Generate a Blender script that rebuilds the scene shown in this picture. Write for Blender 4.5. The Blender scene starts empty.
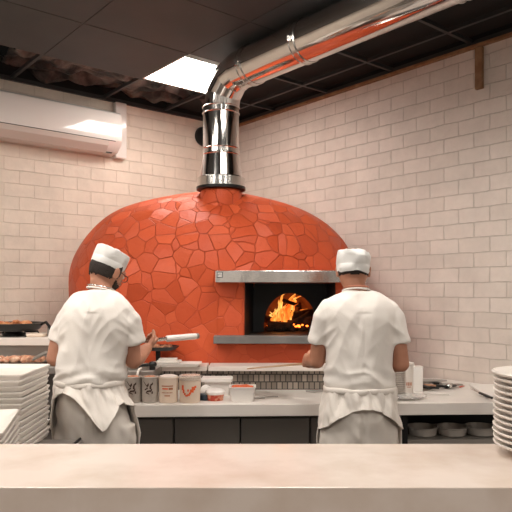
import bpy, math, random
from mathutils import Vector, Matrix, noise
random.seed(7)
C = bpy.context.scene.collection
PI = math.pi
F = 621.0; HY = 290.0; EYE = 1.53

def at(px, py, Y):
    return Vector(((px-256)/F*Y, Y, EYE-(py-HY)/F*Y))
def onz(px, py, z):
    Y = (EYE-z)*F/(py-HY)
    return Vector(((px-256)/F*Y, Y, z))

# ------------------------------------------------------------ materials
def mat(name, col=(.8,.8,.8), rough=.5, metal=0, spec=.5, emit=None, estr=0, trans=0, bump=None, var=None, coat=0, sheen=0, ior=1.45, sss=0):
    m = bpy.data.materials.new(name); m.use_nodes = True
    nt = m.node_tree; b = nt.nodes['Principled BSDF']
    b.inputs['Base Color'].default_value = (*col, 1)
    b.inputs['Roughness'].default_value = rough
    b.inputs['Metallic'].default_value = metal
    b.inputs['Specular IOR Level'].default_value = spec
    b.inputs['IOR'].default_value = ior
    if trans: b.inputs['Transmission Weight'].default_value = trans
    if coat: b.inputs['Coat Weight'].default_value = coat
    if sheen: b.inputs['Sheen Weight'].default_value = sheen
    if sss:
        b.inputs['Subsurface Weight'].default_value = sss
        b.inputs['Subsurface Radius'].default_value = (.02,.008,.004)
    if emit:
        b.inputs['Emission Color'].default_value = (*emit, 1); b.inputs['Emission Strength'].default_value = estr
    tc = nt.nodes.new('ShaderNodeTexCoord')
    if bump:
        sc, dist, st = bump
        n = nt.nodes.new('ShaderNodeTexNoise'); n.inputs['Scale'].default_value = sc; n.inputs['Detail'].default_value = 5
        nt.links.new(tc.outputs['Object'], n.inputs['Vector'])
        bp = nt.nodes.new('ShaderNodeBump'); bp.inputs['Distance'].default_value = dist; bp.inputs['Strength'].default_value = st
        nt.links.new(n.outputs['Fac'], bp.inputs['Height']); nt.links.new(bp.outputs['Normal'], b.inputs['Normal'])
    if var:
        col2, sc, lo, hi = var
        n = nt.nodes.new('ShaderNodeTexNoise'); n.inputs['Scale'].default_value = sc; n.inputs['Detail'].default_value = 6
        nt.links.new(tc.outputs['Object'], n.inputs['Vector'])
        mr = nt.nodes.new('ShaderNodeMapRange'); mr.inputs[1].default_value = lo; mr.inputs[2].default_value = hi
        nt.links.new(n.outputs['Fac'], mr.inputs[0])
        mx = nt.nodes.new('ShaderNodeMix'); mx.data_type = 'RGBA'
        mx.inputs[6].default_value = (*col, 1); mx.inputs[7].default_value = (*col2, 1)
        nt.links.new(mr.outputs[0], mx.inputs[0]); nt.links.new(mx.outputs[2], b.inputs['Base Color'])
    return m

def brick_mat(name, axis, W, H, ox, oz, c1, c2, cm):
    m = bpy.data.materials.new(name); m.use_nodes = True
    nt = m.node_tree; N = nt.nodes; L = nt.links; b = N['Principled BSDF']
    tc = N.new('ShaderNodeTexCoord'); sp = N.new('ShaderNodeSeparateXYZ'); L.new(tc.outputs['Object'], sp.inputs[0])
    # wobble
    nz = N.new('ShaderNodeTexNoise'); nz.inputs['Scale'].default_value = 7; L.new(tc.outputs['Object'], nz.inputs['Vector'])
    def math_(op, a, bb):
        n = N.new('ShaderNodeMath'); n.operation = op
        for i, v in enumerate((a, bb)):
            if isinstance(v, (int, float)): n.inputs[i].default_value = v
            else: L.new(v, n.inputs[i])
        return n.outputs[0]
    wob = math_('MULTIPLY', math_('SUBTRACT', nz.outputs['Fac'], .5), .014)
    src = sp.outputs['X'] if axis == 'x' else math_('MULTIPLY', sp.outputs['Y'], -1.0)
    x = math_('ADD', math_('ADD', src, ox), wob); z = math_('ADD', math_('ADD', sp.outputs['Z'], oz), wob)
    cb = N.new('ShaderNodeCombineXYZ'); L.new(x, cb.inputs[0]); L.new(z, cb.inputs[1])
    br = N.new('ShaderNodeTexBrick'); br.inputs['Scale'].default_value = 1
    br.inputs['Brick Width'].default_value = W; br.inputs['Row Height'].default_value = H
    br.inputs['Mortar Size'].default_value = .0035; br.inputs['Mortar Smooth'].default_value = .6
    br.inputs['Color1'].default_value = (*c1,1); br.inputs['Color2'].default_value = (*c2,1); br.inputs['Mortar'].default_value = (*cm,1)
    br.inputs['Bias'].default_value = -.1
    L.new(cb.outputs[0], br.inputs['Vector'])
    n2 = N.new('ShaderNodeTexNoise'); n2.inputs['Scale'].default_value = 5; n2.inputs['Detail'].default_value = 8; n2.inputs['Roughness'].default_value = .65
    L.new(tc.outputs['Object'], n2.inputs['Vector'])
    mr = N.new('ShaderNodeMapRange'); mr.inputs[1].default_value = .3; mr.inputs[2].default_value = .7; mr.inputs[3].default_value = .88; mr.inputs[4].default_value = 1.05
    L.new(n2.outputs['Fac'], mr.inputs[0])
    vm = N.new('ShaderNodeVectorMath'); vm.operation = 'SCALE'; L.new(br.outputs['Color'], vm.inputs[0]); L.new(mr.outputs[0], vm.inputs['Scale'])
    L.new(vm.outputs[0], b.inputs['Base Color'])
    b.inputs['Roughness'].default_value = .55
    n3 = N.new('ShaderNodeTexNoise'); n3.inputs['Scale'].default_value = 16; n3.inputs['Detail'].default_value = 4
    L.new(tc.outputs['Object'], n3.inputs['Vector'])
    h = math_('ADD', math_('MULTIPLY', br.outputs['Fac'], -1.0), math_('MULTIPLY', n3.outputs['Fac'], .9))
    bp = N.new('ShaderNodeBump'); bp.inputs['Distance'].default_value = .008; bp.inputs['Strength'].default_value = .75
    L.new(h, bp.inputs['Height']); L.new(bp.outputs['Normal'], b.inputs['Normal'])
    return m

def plaster_mat(name):
    m = bpy.data.materials.new(name); m.use_nodes = True
    nt = m.node_tree; N = nt.nodes; L = nt.links; b = N['Principled BSDF']
    tc = N.new('ShaderNodeTexCoord')
    nz = N.new('ShaderNodeTexNoise'); nz.inputs['Scale'].default_value = 9; nz.inputs['Detail'].default_value = 2
    L.new(tc.outputs['Object'], nz.inputs['Vector'])
    va = N.new('ShaderNodeVectorMath'); va.operation = 'MULTIPLY_ADD'
    va.inputs[1].default_value = (.022,.022,.022); L.new(nz.outputs['Color'], va.inputs[0]); L.new(tc.outputs['Object'], va.inputs[2])
    def vor(feat, sc=9.0):
        v = N.new('ShaderNodeTexVoronoi'); v.feature = feat; v.inputs['Scale'].default_value = sc; v.inputs['Randomness'].default_value = 1
        L.new(va.outputs[0], v.inputs['Vector']); return v
    e = vor('DISTANCE_TO_EDGE'); f1 = vor('F1')
    sep = N.new('ShaderNodeSeparateColor'); L.new(f1.outputs['Color'], sep.inputs[0])
    # tilt of each slab: dot(random - .5, pos - cell centre)
    sub = N.new('ShaderNodeVectorMath'); sub.operation = 'SUBTRACT'; L.new(va.outputs[0], sub.inputs[0]); L.new(f1.outputs['Position'], sub.inputs[1])
    rc = N.new('ShaderNodeVectorMath'); rc.operation = 'SUBTRACT'; L.new(f1.outputs['Color'], rc.inputs[0]); rc.inputs[1].default_value = (.5,.5,.5)
    dt = N.new('ShaderNodeVectorMath'); dt.operation = 'DOT_PRODUCT'; L.new(sub.outputs[0], dt.inputs[0]); L.new(rc.outputs[0], dt.inputs[1])
    def math_(op, a, bb):
        n = N.new('ShaderNodeMath'); n.operation = op
        for i, v in enumerate((a, bb)):
            if isinstance(v, (int, float)): n.inputs[i].default_value = v
            else: L.new(v, n.inputs[i])
        return n.outputs[0]
    mr = N.new('ShaderNodeMapRange'); mr.inputs[1].default_value = 0; mr.inputs[2].default_value = .03; L.new(e.outputs['Distance'], mr.inputs[0])
    h = math_('MULTIPLY', dt.outputs['Value'], 24.0)
    h = math_('ADD', h, math_('MULTIPLY', sep.outputs[0], .7))
    h = math_('ADD', h, math_('MULTIPLY', mr.outputs[0], .26))
    n3 = N.new('ShaderNodeTexNoise'); n3.inputs['Scale'].default_value = 30; n3.inputs['Detail'].default_value = 4; L.new(tc.outputs['Object'], n3.inputs['Vector'])
    h = math_('ADD', h, math_('MULTIPLY', n3.outputs['Fac'], .22))
    sz = N.new('ShaderNodeSeparateXYZ'); L.new(tc.outputs['Object'], sz.inputs[0])
    zr = N.new('ShaderNodeMapRange'); zr.inputs[1].default_value = 1.25; zr.inputs[2].default_value = 1.75; zr.inputs[3].default_value = .45; zr.inputs[4].default_value = 1
    L.new(sz.outputs['Z'], zr.inputs[0])
    bp = N.new('ShaderNodeBump'); bp.inputs['Distance'].default_value = .022; L.new(zr.outputs[0], bp.inputs['Strength'])
    L.new(h, bp.inputs['Height']); L.new(bp.outputs['Normal'], b.inputs['Normal'])
    mx = N.new('ShaderNodeMix'); mx.data_type = 'RGBA'
    mx.inputs[6].default_value = (.55,.078,.024,1); mx.inputs[7].default_value = (.64,.105,.034,1)
    L.new(sep.outputs[1], mx.inputs[0])
    mk = N.new('ShaderNodeMix'); mk.data_type = 'RGBA'; mk.inputs[6].default_value = (.47,.050,.018,1)
    mr2 = N.new('ShaderNodeMapRange'); mr2.inputs[2].default_value = .010; L.new(e.outputs['Distance'], mr2.inputs[0])
    L.new(mr2.outputs[0], mk.inputs[0]); L.new(mx.outputs[2], mk.inputs[7])
    L.new(mk.outputs[2], b.inputs['Base Color'])
    b.inputs['Roughness'].default_value = .5; b.inputs['Specular IOR Level'].default_value = .35
    return m

def add_wrinkles(m, sc=(9,9,3.5), dist=.02, st=.6):
    nt=m.node_tree; N=nt.nodes; L=nt.links; b=N['Principled BSDF']
    tc=N.new('ShaderNodeTexCoord'); mp=N.new('ShaderNodeMapping'); mp.inputs['Scale'].default_value=sc; mp.inputs['Rotation'].default_value=(0,.5,0)
    L.new(tc.outputs['Object'],mp.inputs[0])
    n=N.new('ShaderNodeTexNoise'); n.noise_type='RIDGED_MULTIFRACTAL' if hasattr(n,'noise_type') else n.noise_type
    n.inputs['Scale'].default_value=1; n.inputs['Detail'].default_value=1.5; n.inputs['Distortion'].default_value=.8
    L.new(mp.outputs[0],n.inputs['Vector'])
    bp=N.new('ShaderNodeBump'); bp.inputs['Distance'].default_value=dist; bp.inputs['Strength'].default_value=st
    L.new(n.outputs['Fac'],bp.inputs['Height'])
    old=b.inputs['Normal'].links[0].from_node
    L.new(bp.outputs['Normal'],old.inputs['Normal'])

def grid_mat(name):   # small upright tiles with dark joints
    m = bpy.data.materials.new(name); m.use_nodes = True
    nt = m.node_tree; N = nt.nodes; L = nt.links; b = N['Principled BSDF']
    tc = N.new('ShaderNodeTexCoord'); mp = N.new('ShaderNodeMapping'); mp.inputs['Rotation'].default_value = (PI/2, 0, 0)
    L.new(tc.outputs['Object'], mp.inputs[0])
    br = N.new('ShaderNodeTexBrick'); br.offset = 0.35; br.inputs['Scale'].default_value = 1
    br.inputs['Brick Width'].default_value = .034; br.inputs['Row Height'].default_value = .048; br.inputs['Mortar Size'].default_value = .0035
    br.inputs['Color1'].default_value = (.36,.30,.25,1); br.inputs['Color2'].default_value = (.17,.14,.115,1); br.inputs['Mortar'].default_value = (.035,.03,.025,1)
    L.new(mp.outputs[0], br.inputs['Vector']); L.new(br.outputs['Color'], b.inputs['Base Color'])
    b.inputs['Roughness'].default_value = .35
    return m

M = {}
M['brick_r'] = brick_mat('painted_brick_right', 'x', .234, .102, -2.601+20*.234, -1.479+20*.102, (.68,.60,.535), (.74,.655,.59), (.60,.525,.465))
M['brick_l'] = brick_mat('painted_brick_left', 'y', .243, .105, -2.138+20*.243, -2.483+30*.105, (.74,.63,.53), (.79,.675,.57), (.69,.575,.475))
M['plaster'] = plaster_mat('orange_red_plaster')
M['mosaic'] = grid_mat('small_tiles')
M['tile'] = mat('dark_ceiling_tile', (.046,.048,.050), .6, bump=(60,.002,.3), var=((.058,.059,.060),3,.3,.7))
M['tbar'] = mat('ceiling_bar', (.035,.034,.034), .45)
M['void'] = mat('void_shade_black', (.012,.011,.011), .9)  # near black puts the shade above the ceiling into the colour
M['insul'] = mat('insulation_wrap', (.15,.12,.105), .5, bump=(14,.03,.8), var=((.012,.011,.011),5,.4,.58))
M['floor'] = mat('floor_tile', (.16,.13,.11), .5, var=((.12,.10,.085),3,.3,.7))
M['steel'] = mat('polished_steel', (.72,.70,.68), .09, 1)
M['brushed'] = mat('brushed_steel', (.66,.64,.61), .2, 1, bump=(40,.001,.2))
M['dull_steel'] = mat('dull_steel', (.36,.33,.30), .42, .7)
M['darkmetal'] = mat('black_metal', (.012,.012,.012), .4, .3)
M['soot'] = mat('sooty_iron', (.006,.007,.008), .6)
M['marble'] = mat('pink_marble', (.68,.585,.52), .25, var=((.56,.45,.37),5,.42,.74), coat=.1)
M['whitestone'] = mat('white_counter', (.74,.69,.64), .3, var=((.66,.60,.55),3,.45,.7))
M['ledge'] = mat('ledge_stone', (.74,.66,.60), .35)
M['slate'] = mat('grey_stone', (.15,.145,.14), .55, bump=(50,.003,.4), var=((.20,.19,.18),12,.4,.7))
M['cabinet'] = mat('dark_cabinet', (.095,.083,.073), .45)
M['greycab'] = mat('grey_cabinet', (.15,.13,.115), .5)
M['porcelain'] = mat('white_porcelain', (.74,.675,.615), .3, coat=.2)
M['plastic'] = mat('white_plastic', (.78,.74,.70), .35)
M['cream'] = mat('cream_plastic', (.78,.64,.52), .45)
M['whiteboard'] = mat('white_board', (.78,.73,.68), .45)
M['acwhite'] = mat('glossy_white_plastic', (.80,.75,.71), .12, coat=.5)
M['acgrey'] = mat('flap_plastic', (.62,.55,.50), .35)
M['cotton'] = mat('white_cotton', (.77,.72,.67), .85, sheen=.2, bump=(120,.002,.25))
M['cap'] = mat('cap_cotton', (.76,.745,.72), .8, bump=(120,.002,.25))
M['apron'] = mat('apron_cotton', (.76,.70,.64), .85, bump=(110,.002,.3))
M['trouser'] = mat('pale_trouser', (.70,.64,.58), .85, bump=(90,.002,.3))
M['skin'] = mat('skin', (.46,.215,.135), .5, bump=(70,.001,.25), var=((.54,.265,.175),9,.35,.65), sss=.06)
M['skin2'] = mat('skin_tan', (.42,.185,.11), .5, bump=(70,.001,.25), var=((.50,.235,.15),9,.35,.65), sss=.06)
M['hair'] = mat('dark_hair', (.022,.014,.010), .65, bump=(160,.006,.9))
M['beard'] = mat('dark_beard', (.028,.017,.011), .75, bump=(200,.005,.9))
M['eye'] = mat('eye_white', (.7,.68,.65), .2)
M['iris'] = mat('iris', (.03,.015,.01), .2)
M['gold'] = mat('red_gold_chain', (.62,.25,.16), .35, .5)
M['silver'] = mat('silver_chain', (.7,.68,.66), .25, 1)
M['shoe'] = mat('black_leather', (.015,.015,.015), .4)
M['black'] = mat('black_plastic', (.010,.010,.010), .35)
M['navy'] = mat('dark_blue_plastic', (.02,.035,.05), .35)
M['panel'] = mat('lit_diffuser', (1,1,1), .5, emit=(1,.94,.865), estr=18.5)
M['tin'] = mat('tin_grey', (.50,.45,.40), .35, .3, var=((.38,.34,.30),20,.4,.7))
M['printbrown'] = mat('dark_brown_print', (.07,.04,.03), .6)
M['printorange'] = mat('orange_print', (.78,.12,.03), .5)
M['printrust'] = mat('rust_print', (.45,.16,.07), .6)
M['clear'] = mat('clear_plastic', (.95,.93,.90), .08, trans=.75, ior=1.3)
M['carrot'] = mat('orange_relish', (.75,.16,.03), .5, bump=(60,.006,1), var=((.5,.07,.02),40,.4,.6))
M['tomato'] = mat('red_salsa', (.55,.06,.025), .4, bump=(60,.006,1), var=((.7,.3,.18),40,.5,.6))
M['chicken'] = mat('roast_chicken', (.42,.13,.04), .5, bump=(40,.006,1), var=((.62,.30,.14),22,.4,.6))
M['ham'] = mat('pink_meat', (.50,.20,.11), .45, bump=(40,.006,.8), var=((.72,.48,.34),26,.4,.6))
M['darkmeat'] = mat('browned_meat', (.24,.10,.055), .5, bump=(40,.006,.8), var=((.5,.26,.15),22,.4,.6))
M['salad'] = mat('pale_topping', (.72,.55,.38), .5, var=((.55,.25,.13),30,.4,.6))
M['wood'] = mat('pale_wood', (.55,.37,.23), .5, var=((.45,.28,.16),8,.4,.6))
M['strip'] = mat('brown_wood', (.30,.165,.08), .6, var=((.22,.11,.05),14,.4,.6))
M['log'] = mat('charred_log', (.035,.02,.014), .9, bump=(30,.02,1), var=((.12,.05,.025),18,.45,.7))
M['ember'] = mat('glowing_ember', (.2,.02,.005), .9, emit=(1,.16,.02), estr=5)
M['chamber'] = mat('oven_brick', (.20,.075,.035), .85, bump=(25,.02,.8), var=((.10,.035,.018),12,.4,.7))
M['greyobj'] = mat('grey_pan', (.38,.35,.32), .35, .3)
M['cablegrey'] = mat('steel_wire', (.45,.42,.39), .3, .8)

add_wrinkles(M['cotton'],(8,6,4),.012,.55)
add_wrinkles(M['apron'],(10,8,6),.014,.7)
add_wrinkles(M['trouser'],(9,8,7),.014,.7)
add_wrinkles(M['cap'],(14,10,26),.005,.4)

M['hood']=mat('hood_steel',(.80,.78,.75),.16,1,bump=(3,.012,.6))
def flame_mat():
    m = bpy.data.materials.new('flame'); m.use_nodes = True
    nt = m.node_tree; N = nt.nodes; L = nt.links
    b = N['Principled BSDF']
    tc = N.new('ShaderNodeTexCoord'); n = N.new('ShaderNodeTexNoise'); n.inputs['Scale'].default_value = 16; n.inputs['Detail'].default_value = 4
    mp = N.new('ShaderNodeMapping'); mp.inputs['Scale'].default_value = (1.3,1.3,.45)
    L.new(tc.outputs['Object'], mp.inputs[0]); L.new(mp.outputs[0], n.inputs['Vector'])
    cr = N.new('ShaderNodeValToRGB'); cr.color_ramp.elements[0].position = .36; cr.color_ramp.elements[0].color = (.9,.10,.008,1)
    cr.color_ramp.elements[1].position = .6; cr.color_ramp.elements[1].color = (1,.50,.12,1)
    e = cr.color_ramp.elements.new(.48); e.color = (1,.25,.03,1)
    L.new(n.outputs['Fac'], cr.inputs[0]); L.new(cr.outputs[0], b.inputs['Emission Color'])
    b.inputs['Base Color'].default_value = (0,0,0,1)
    b.inputs['Emission Strength'].default_value = 1.25
    return m
M['flame'] = flame_mat()

# ------------------------------------------------------------ mesh helpers
class MB:
    def __init__(s): s.v = []; s.f = []
    def add(s, vs, fs):
        o = len(s.v); s.v += [Vector(v) for v in vs]; s.f += [tuple(i+o for i in f) for f in fs]; return s
    def box(s, c, d, rot=0, mtx=None):
        c = Vector(c); hx, hy, hz = d[0]/2, d[1]/2, d[2]/2
        R = mtx or Matrix.Rotation(rot, 3, 'Z')
        vs = [c+R@Vector((x*hx,y*hy,z*hz)) for x,y,z in ((-1,-1,-1),(1,-1,-1),(1,1,-1),(-1,1,-1),(-1,-1,1),(1,-1,1),(1,1,1),(-1,1,1))]
        return s.add(vs, [(0,3,2,1),(4,5,6,7),(0,1,5,4),(1,2,6,5),(2,3,7,6),(3,0,4,7)])
    def bb(s, a, b): # from min to max
        a = Vector(a); b = Vector(b); return s.box((a+b)/2, b-a)
    def prism(s, poly, z0, z1):
        n = len(poly); vs = [(x,y,z0) for x,y in poly]+[(x,y,z1) for x,y in poly]
        return s.add(vs, [tuple(range(n-1,-1,-1)), tuple(range(n,2*n))]+[(i,(i+1)%n,(i+1)%n+n,i+n) for i in range(n)])
    def rings(s, rings, cap0=True, cap1=True, closed=True):
        n = len(rings[0]); vs = [p for r in rings for p in r]; fs = []
        for i in range(len(rings)-1):
            for j in range(n if closed else n-1):
                k = (j+1)%n; fs.append((i*n+j, i*n+k, (i+1)*n+k, (i+1)*n+j))
        if cap0: fs.append(tuple(range(n-1,-1,-1)))
        if cap1: fs.append(tuple(range((len(rings)-1)*n, len(rings)*n)))
        return s.add(vs, fs)
    def lathe(s, prof, c=(0,0,0), n=32, cap0=True, cap1=True, sx=1, sy=1):
        c = Vector(c)
        return s.rings([[c+Vector((r*sx*math.cos(2*PI*j/n), r*sy*math.sin(2*PI*j/n), z)) for j in range(n)] for r, z in prof], cap0, cap1)
    def tube(s, pts, rad, n=14, cap=True, flat=1.0, up=None):
        pts = [Vector(p) for p in pts]
        if isinstance(rad, (int,float)): rad = [rad]*len(pts)
        rs = []; prev = None
        for i, p in enumerate(pts):
            t = (pts[min(i+1,len(pts)-1)]-pts[max(i-1,0)]).normalized()
            if prev is None:
                a = Vector(up) if up else (Vector((0,0,1)) if abs(t.z) < .9 else Vector((0,1,0)))
                prev = a
            u = prev - t*prev.dot(t); u.normalize(); w = t.cross(u); prev = u
            rs.append([p+(u*math.cos(2*PI*j/n)*flat+w*math.sin(2*PI*j/n))*rad[i] for j in range(n)])
        return s.rings(rs, cap, cap)
    def sphere(s, c, r, nu=20, nv=12, R=None):
        c = Vector(c); r = (r,r,r) if isinstance(r,(int,float)) else r
        R = R or Matrix.Identity(3)
        rs = []
        for i in range(1,nv):
            a = -PI/2+PI*i/nv
            rs.append([c+R@Vector((r[0]*math.cos(a)*math.cos(2*PI*j/nu), r[1]*math.cos(a)*math.sin(2*PI*j/nu), r[2]*math.sin(a))) for j in range(nu)])
        n0 = len(s.v); s.rings(rs, False, False)
        b = len(s.v); s.v.append(c+R@Vector((0,0,-r[2]))); s.v.append(c+R@Vector((0,0,r[2])))
        for j in range(nu):
            k = (j+1)%nu
            s.f.append((n0+k, n0+j, b)); s.f.append((n0+(nv-2)*nu+j, n0+(nv-2)*nu+k, b+1))
        return s
    def xf(s, mtx):
        s.v = [mtx@v for v in s.v]; return s
    def build(s, name, m, parent=None, loc=(0,0,0), smooth=False, bevel=0, world=True, solid=0):
        loc = Vector(loc)
        base = Vector(parent['_o']) if parent is not None and '_o' in parent else (loc if world else Vector((0,0,0)))
        me = bpy.data.meshes.new(name); me.from_pydata([v-(base if world else Vector((0,0,0))) for v in s.v], [], s.f); me.update()
        o = bpy.data.objects.new(name, me); C.objects.link(o)
        if parent is not None:
            o.parent = parent
            if '_o' in parent: o['_o'] = parent['_o']
        else:
            o.location = loc; o['_o'] = tuple(loc)
        me.materials.append(M[m] if isinstance(m, str) else m)
        if smooth:
            me.polygons.foreach_set('use_smooth', [True]*len(me.polygons))
            try: me.set_sharp_from_angle(angle=math.radians(50 if smooth is True else smooth))
            except Exception: pass
        if solid:
            k = o.modifiers.new('Solidify', 'SOLIDIFY'); k.thickness = solid; k.offset = 0
        if bevel:
            k = o.modifiers.new('Bevel', 'BEVEL'); k.width = bevel; k.segments = 2; k.limit_method = 'ANGLE'
        return o

def thing(name, label, cat, loc=(0,0,0), group=None, rotz=0):
    o = bpy.data.objects.new(name, None); C.objects.link(o); o.location = loc; o['_o'] = tuple(loc)
    o.rotation_euler = (0,0,rotz); o.empty_display_size = .05
    return tag(o, label, cat, group)
def tag(o, label, cat, group=None, kind=None):
    o['label'] = label; o['category'] = cat
    if group: o['group'] = group
    if kind: o['kind'] = kind
    return o
def struct(o): o['kind'] = 'structure'; return o
def dup(root, loc, label, group=None, rotz=None):
    r = root.copy(); C.objects.link(r); r.location = loc; r['label'] = label
    if rotz is not None: r.rotation_euler = (0,0,rotz)
    if group: r['group'] = group
    for ch in list(root.children):
        c = ch.copy(); C.objects.link(c); c.parent = r
        for g in list(ch.children):
            d = g.copy(); C.objects.link(d); d.parent = c
    return r
def bake(o):
    dg = bpy.context.evaluated_depsgraph_get(); dg.update()
    me = bpy.data.meshes.new_from_object(o.evaluated_get(dg)); o.modifiers.clear(); o.data = me
def remesh(o, vox, smooth_it=4):
    k = o.modifiers.new('R','REMESH'); k.mode = 'VOXEL'; k.voxel_size = vox; k.use_smooth_shade = True
    if smooth_it:
        k = o.modifiers.new('S','SMOOTH'); k.factor = .5; k.iterations = smooth_it
    m = o.data.materials[0]; bake(o)
    o.data.materials.clear(); o.data.materials.append(m)
    o.data.polygons.foreach_set('use_smooth', [True]*len(o.data.polygons))
def displace(o, fn):
    me = o.data; nn = [v.normal.copy() for v in me.vertices]
    for v, n in zip(me.vertices, nn): v.co += n*fn(v.co, n)
    me.update()

# ------------------------------------------------------------ room frame: x = distance from left wall, -y = distance from right wall
CORN = Vector((-.244, 6.33, 0)); ANG = -math.atan2(.7715,.636)
RM = Matrix.Translation(CORN) @ Matrix.Rotation(ANG, 4, 'Z')
def room(t, s, z): return RM @ Vector((t, -s, z))
def roomobj(mb, name, m, parent=None, **k):
    """mesh given in room-frame coordinates"""
    o = mb.build(name, m, parent, world=False, **k)
    if parent is None:
        o.location = CORN; o.rotation_euler = (0,0,ANG)
    return o
def roomthing(name, label, cat, group=None):
    o = thing(name, label, cat, CORN, group, ANG); del o['_o']; return o

CEIL = 3.2
# unseen dark frames added behind the camera to band the steel reflections
sf=MB()
for x0,x1 in ((-4.2,-3.6),(-2.5,-2.3),(-1.05,-.75),(-.10,.22),(.62,.80),(1.25,1.75),(2.6,2.8),(3.9,4.5)): sf.bb((x0,-2.6,0),(x1,-2.5,2.7))
sf.bb((-4.2,-2.6,2.7),(4.5,-2.5,3.19)); sf.bb((-4.2,-2.6,0),(4.5,-2.5,.45))
struct(sf.build('reflection_frames','cabinet'))
struct(roomobj(MB().bb((-.15,-9,-.05),(0,0.15,3.19)), 'wall_left', 'brick_l'))
struct(roomobj(MB().bb((0,0,-.05),(9,.15,3.19)), 'wall_right', 'brick_r'))
struct(roomobj(MB().bb((-.15,-9,-.1),(9,.15,0)), 'floor', 'floor'))
struct(roomobj(MB().bb((-.15,-9,3.65),(9,.15,3.75)), 'trim_1', 'void'))     # deck above the ceiling
struct(roomobj(MB().bb((-.15,-9,3.19),(0,0.15,3.65)).bb((0,0,3.19),(9,.15,3.65)), 'void_shade_walls', 'void'))  # upper walls blackened to stand in for shade above the ceiling
# ceiling tiles
tl = [.671+.68*i for i in range(13)]
sl = [.80,1.41]+[2.2+.79*i for i in range(9)]
cm = MB()
lamps = [(0,0,True)]
lampcells = {(0,0):1,(3,1):1,(2,3):1,(6,0):1,(1,4):1,(6,4):1,(8,2):1,(3,6):1,(9,6):1}  # all but the first are unseen panels added to light the room
for i in range(len(tl)-1):
    for j in range(len(sl)-1):
        if (i,j) in lampcells: continue
        g = .004
        cm.bb((tl[i]+g,-sl[j+1]+g,CEIL),(tl[i+1]-g,-sl[j]-g,CEIL+.02))
struct(roomobj(cm, 'ceiling', 'tile', bevel=.002))
# grid bars
gb = MB()
for t in [.671+.68*i for i in range(13)]:
    gb.bb((t-.012,-9,CEIL+.004 if t<0 else CEIL+.003),(t+.012,0,CEIL+.03))
for s_ in [.30]+sl:
    gb.bb((0,-s_-.012,CEIL+.004),(9,-s_+.012,CEIL+.031))
gb.bb((0,-9,CEIL-.012),(.025,0,CEIL+.02)); gb.bb((.025,-.025,CEIL-.012),(9,0,CEIL+.02))
struct(roomobj(gb, 'trim_2', 'tbar'))
# brown timber edge on the right wall
struct(roomobj(MB().bb((.03,-.035,CEIL-.032),(9,-.001,CEIL-.012)), 'trim_3', 'strip'))
# black sheet standing in for the shade inside the open ceiling row
roomobj_ = roomobj(MB().bb((.02,-.79,3.26),(9,-.001,3.28)), 'void_shade_sheet', 'void'); struct(roomobj_)
# insulation in the open row by the left wall
def crumple(x0,x1,y0,y1,z,amp,nx,ny,seed):
    mb = MB(); rows = []
    for i in range(nx+1):
        r = []
        for j in range(ny+1):
            x = x0+(x1-x0)*i/nx; y = y0+(y1-y0)*j/ny
            q = Vector((x*4,y*2.6,seed))
            r.append(Vector((x,y,z+amp*(abs(noise.noise(q))*1.6+noise.noise(q*2.7)*.5))))
        rows.append(r)
    return mb.rings(rows, False, False, closed=False)
ins = roomobj(crumple(.04,.66,-2.35,-.35,3.25,.10,40,90,3.1), 'insulation_wrap', 'insul', smooth=True, solid=.004)
tag(ins, 'crumpled grey brown insulation sheet lying over the missing ceiling row beside the left wall', 'insulation')
# LED panels
def panel(i, j, label):
    t0,t1,s0,s1 = tl[i],tl[i+1],sl[j],sl[j+1]
    if (i,j)==(0,0): t0,t1,s0,s1 = .689,1.31,.80,1.425
    cx,cy = (t0+t1)/2, -(s0+s1)/2; hx,hy = (t1-t0)/2-.008, (s1-s0)/2-.008
    o = thing('ceiling_light', label, 'ceiling light', RM@Vector((cx,cy,CEIL)), 'square LED panels in the ceiling', ANG); del o['_o']
    fr = MB()
    for a,b in (((-hx,-hy),(hx,-hy+.012)),((-hx,hy-.012),(hx,hy)),((-hx,-hy+.012),(-hx+.012,hy-.012)),((hx-.012,-hy+.012),(hx,hy-.012))):
        fr.bb((a[0],a[1],-.004),(b[0],b[1],.02))
    fr.build('frame','plastic',o,world=False)
    MB().bb((-hx+.012,-hy+.012,.0),(hx-.012,hy-.012,.015)).build('diffuser','panel',o,world=False)
panel(0,0,'glowing white square ceiling panel beside the bend of the steel flue')
for ij in lampcells:
    if ij != (0,0): panel(*ij, 'glowing white square ceiling panel added out of frame to light the room')

# ------------------------------------------------------------ wall things
ac = roomthing('air_conditioner', 'white wall mounted split air conditioner high on the left wall', 'air conditioner')
prof = [(.002,2.70),(.13,2.715),(.185,2.765),(.205,2.80),(.205,2.98),(.19,3.035),(.16,3.055),(.002,3.06)]
def ext(prof, y0, y1):
    return MB().rings([[Vector((x,y0,z)) for x,z in prof],[Vector((x,y1,z)) for x,z in prof]])
roomobj(ext(prof,-2.46,-1.338),'housing','acwhite',ac,smooth=25,bevel=.006)
roomobj(ext([(.135,2.709),(.186,2.757),(.201,2.79),(.209,2.79),(.194,2.752),(.14,2.70)],-2.44,-1.46),'flap','acgrey',ac)
roomobj(ext([(.126,2.703),(.138,2.706),(.138,2.712),(.126,2.712)],-2.45,-1.40),'air_slot','black',ac)
roomobj(ext([(.2025,2.792),(.2065,2.792),(.2065,2.797),(.2025,2.797)],-2.45,-1.40),'air_slot','black',ac)
cd = roomobj(MB().bb((.001,-1.325,2.69),(.06,-1.215,3.185)),'conduit_cover','acwhite',bevel=.012)
tag(cd,'upright white plastic pipe cover between the air conditioner end and the ceiling','pipe cover')
P = room(0,.372,3.03)
vc = MB()
for i in range(1): vc.lathe([(.0,.002),(.085,.002),(.095,.02),(.09,.05),(.05,.06),(0,.06)], n=32)
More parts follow.
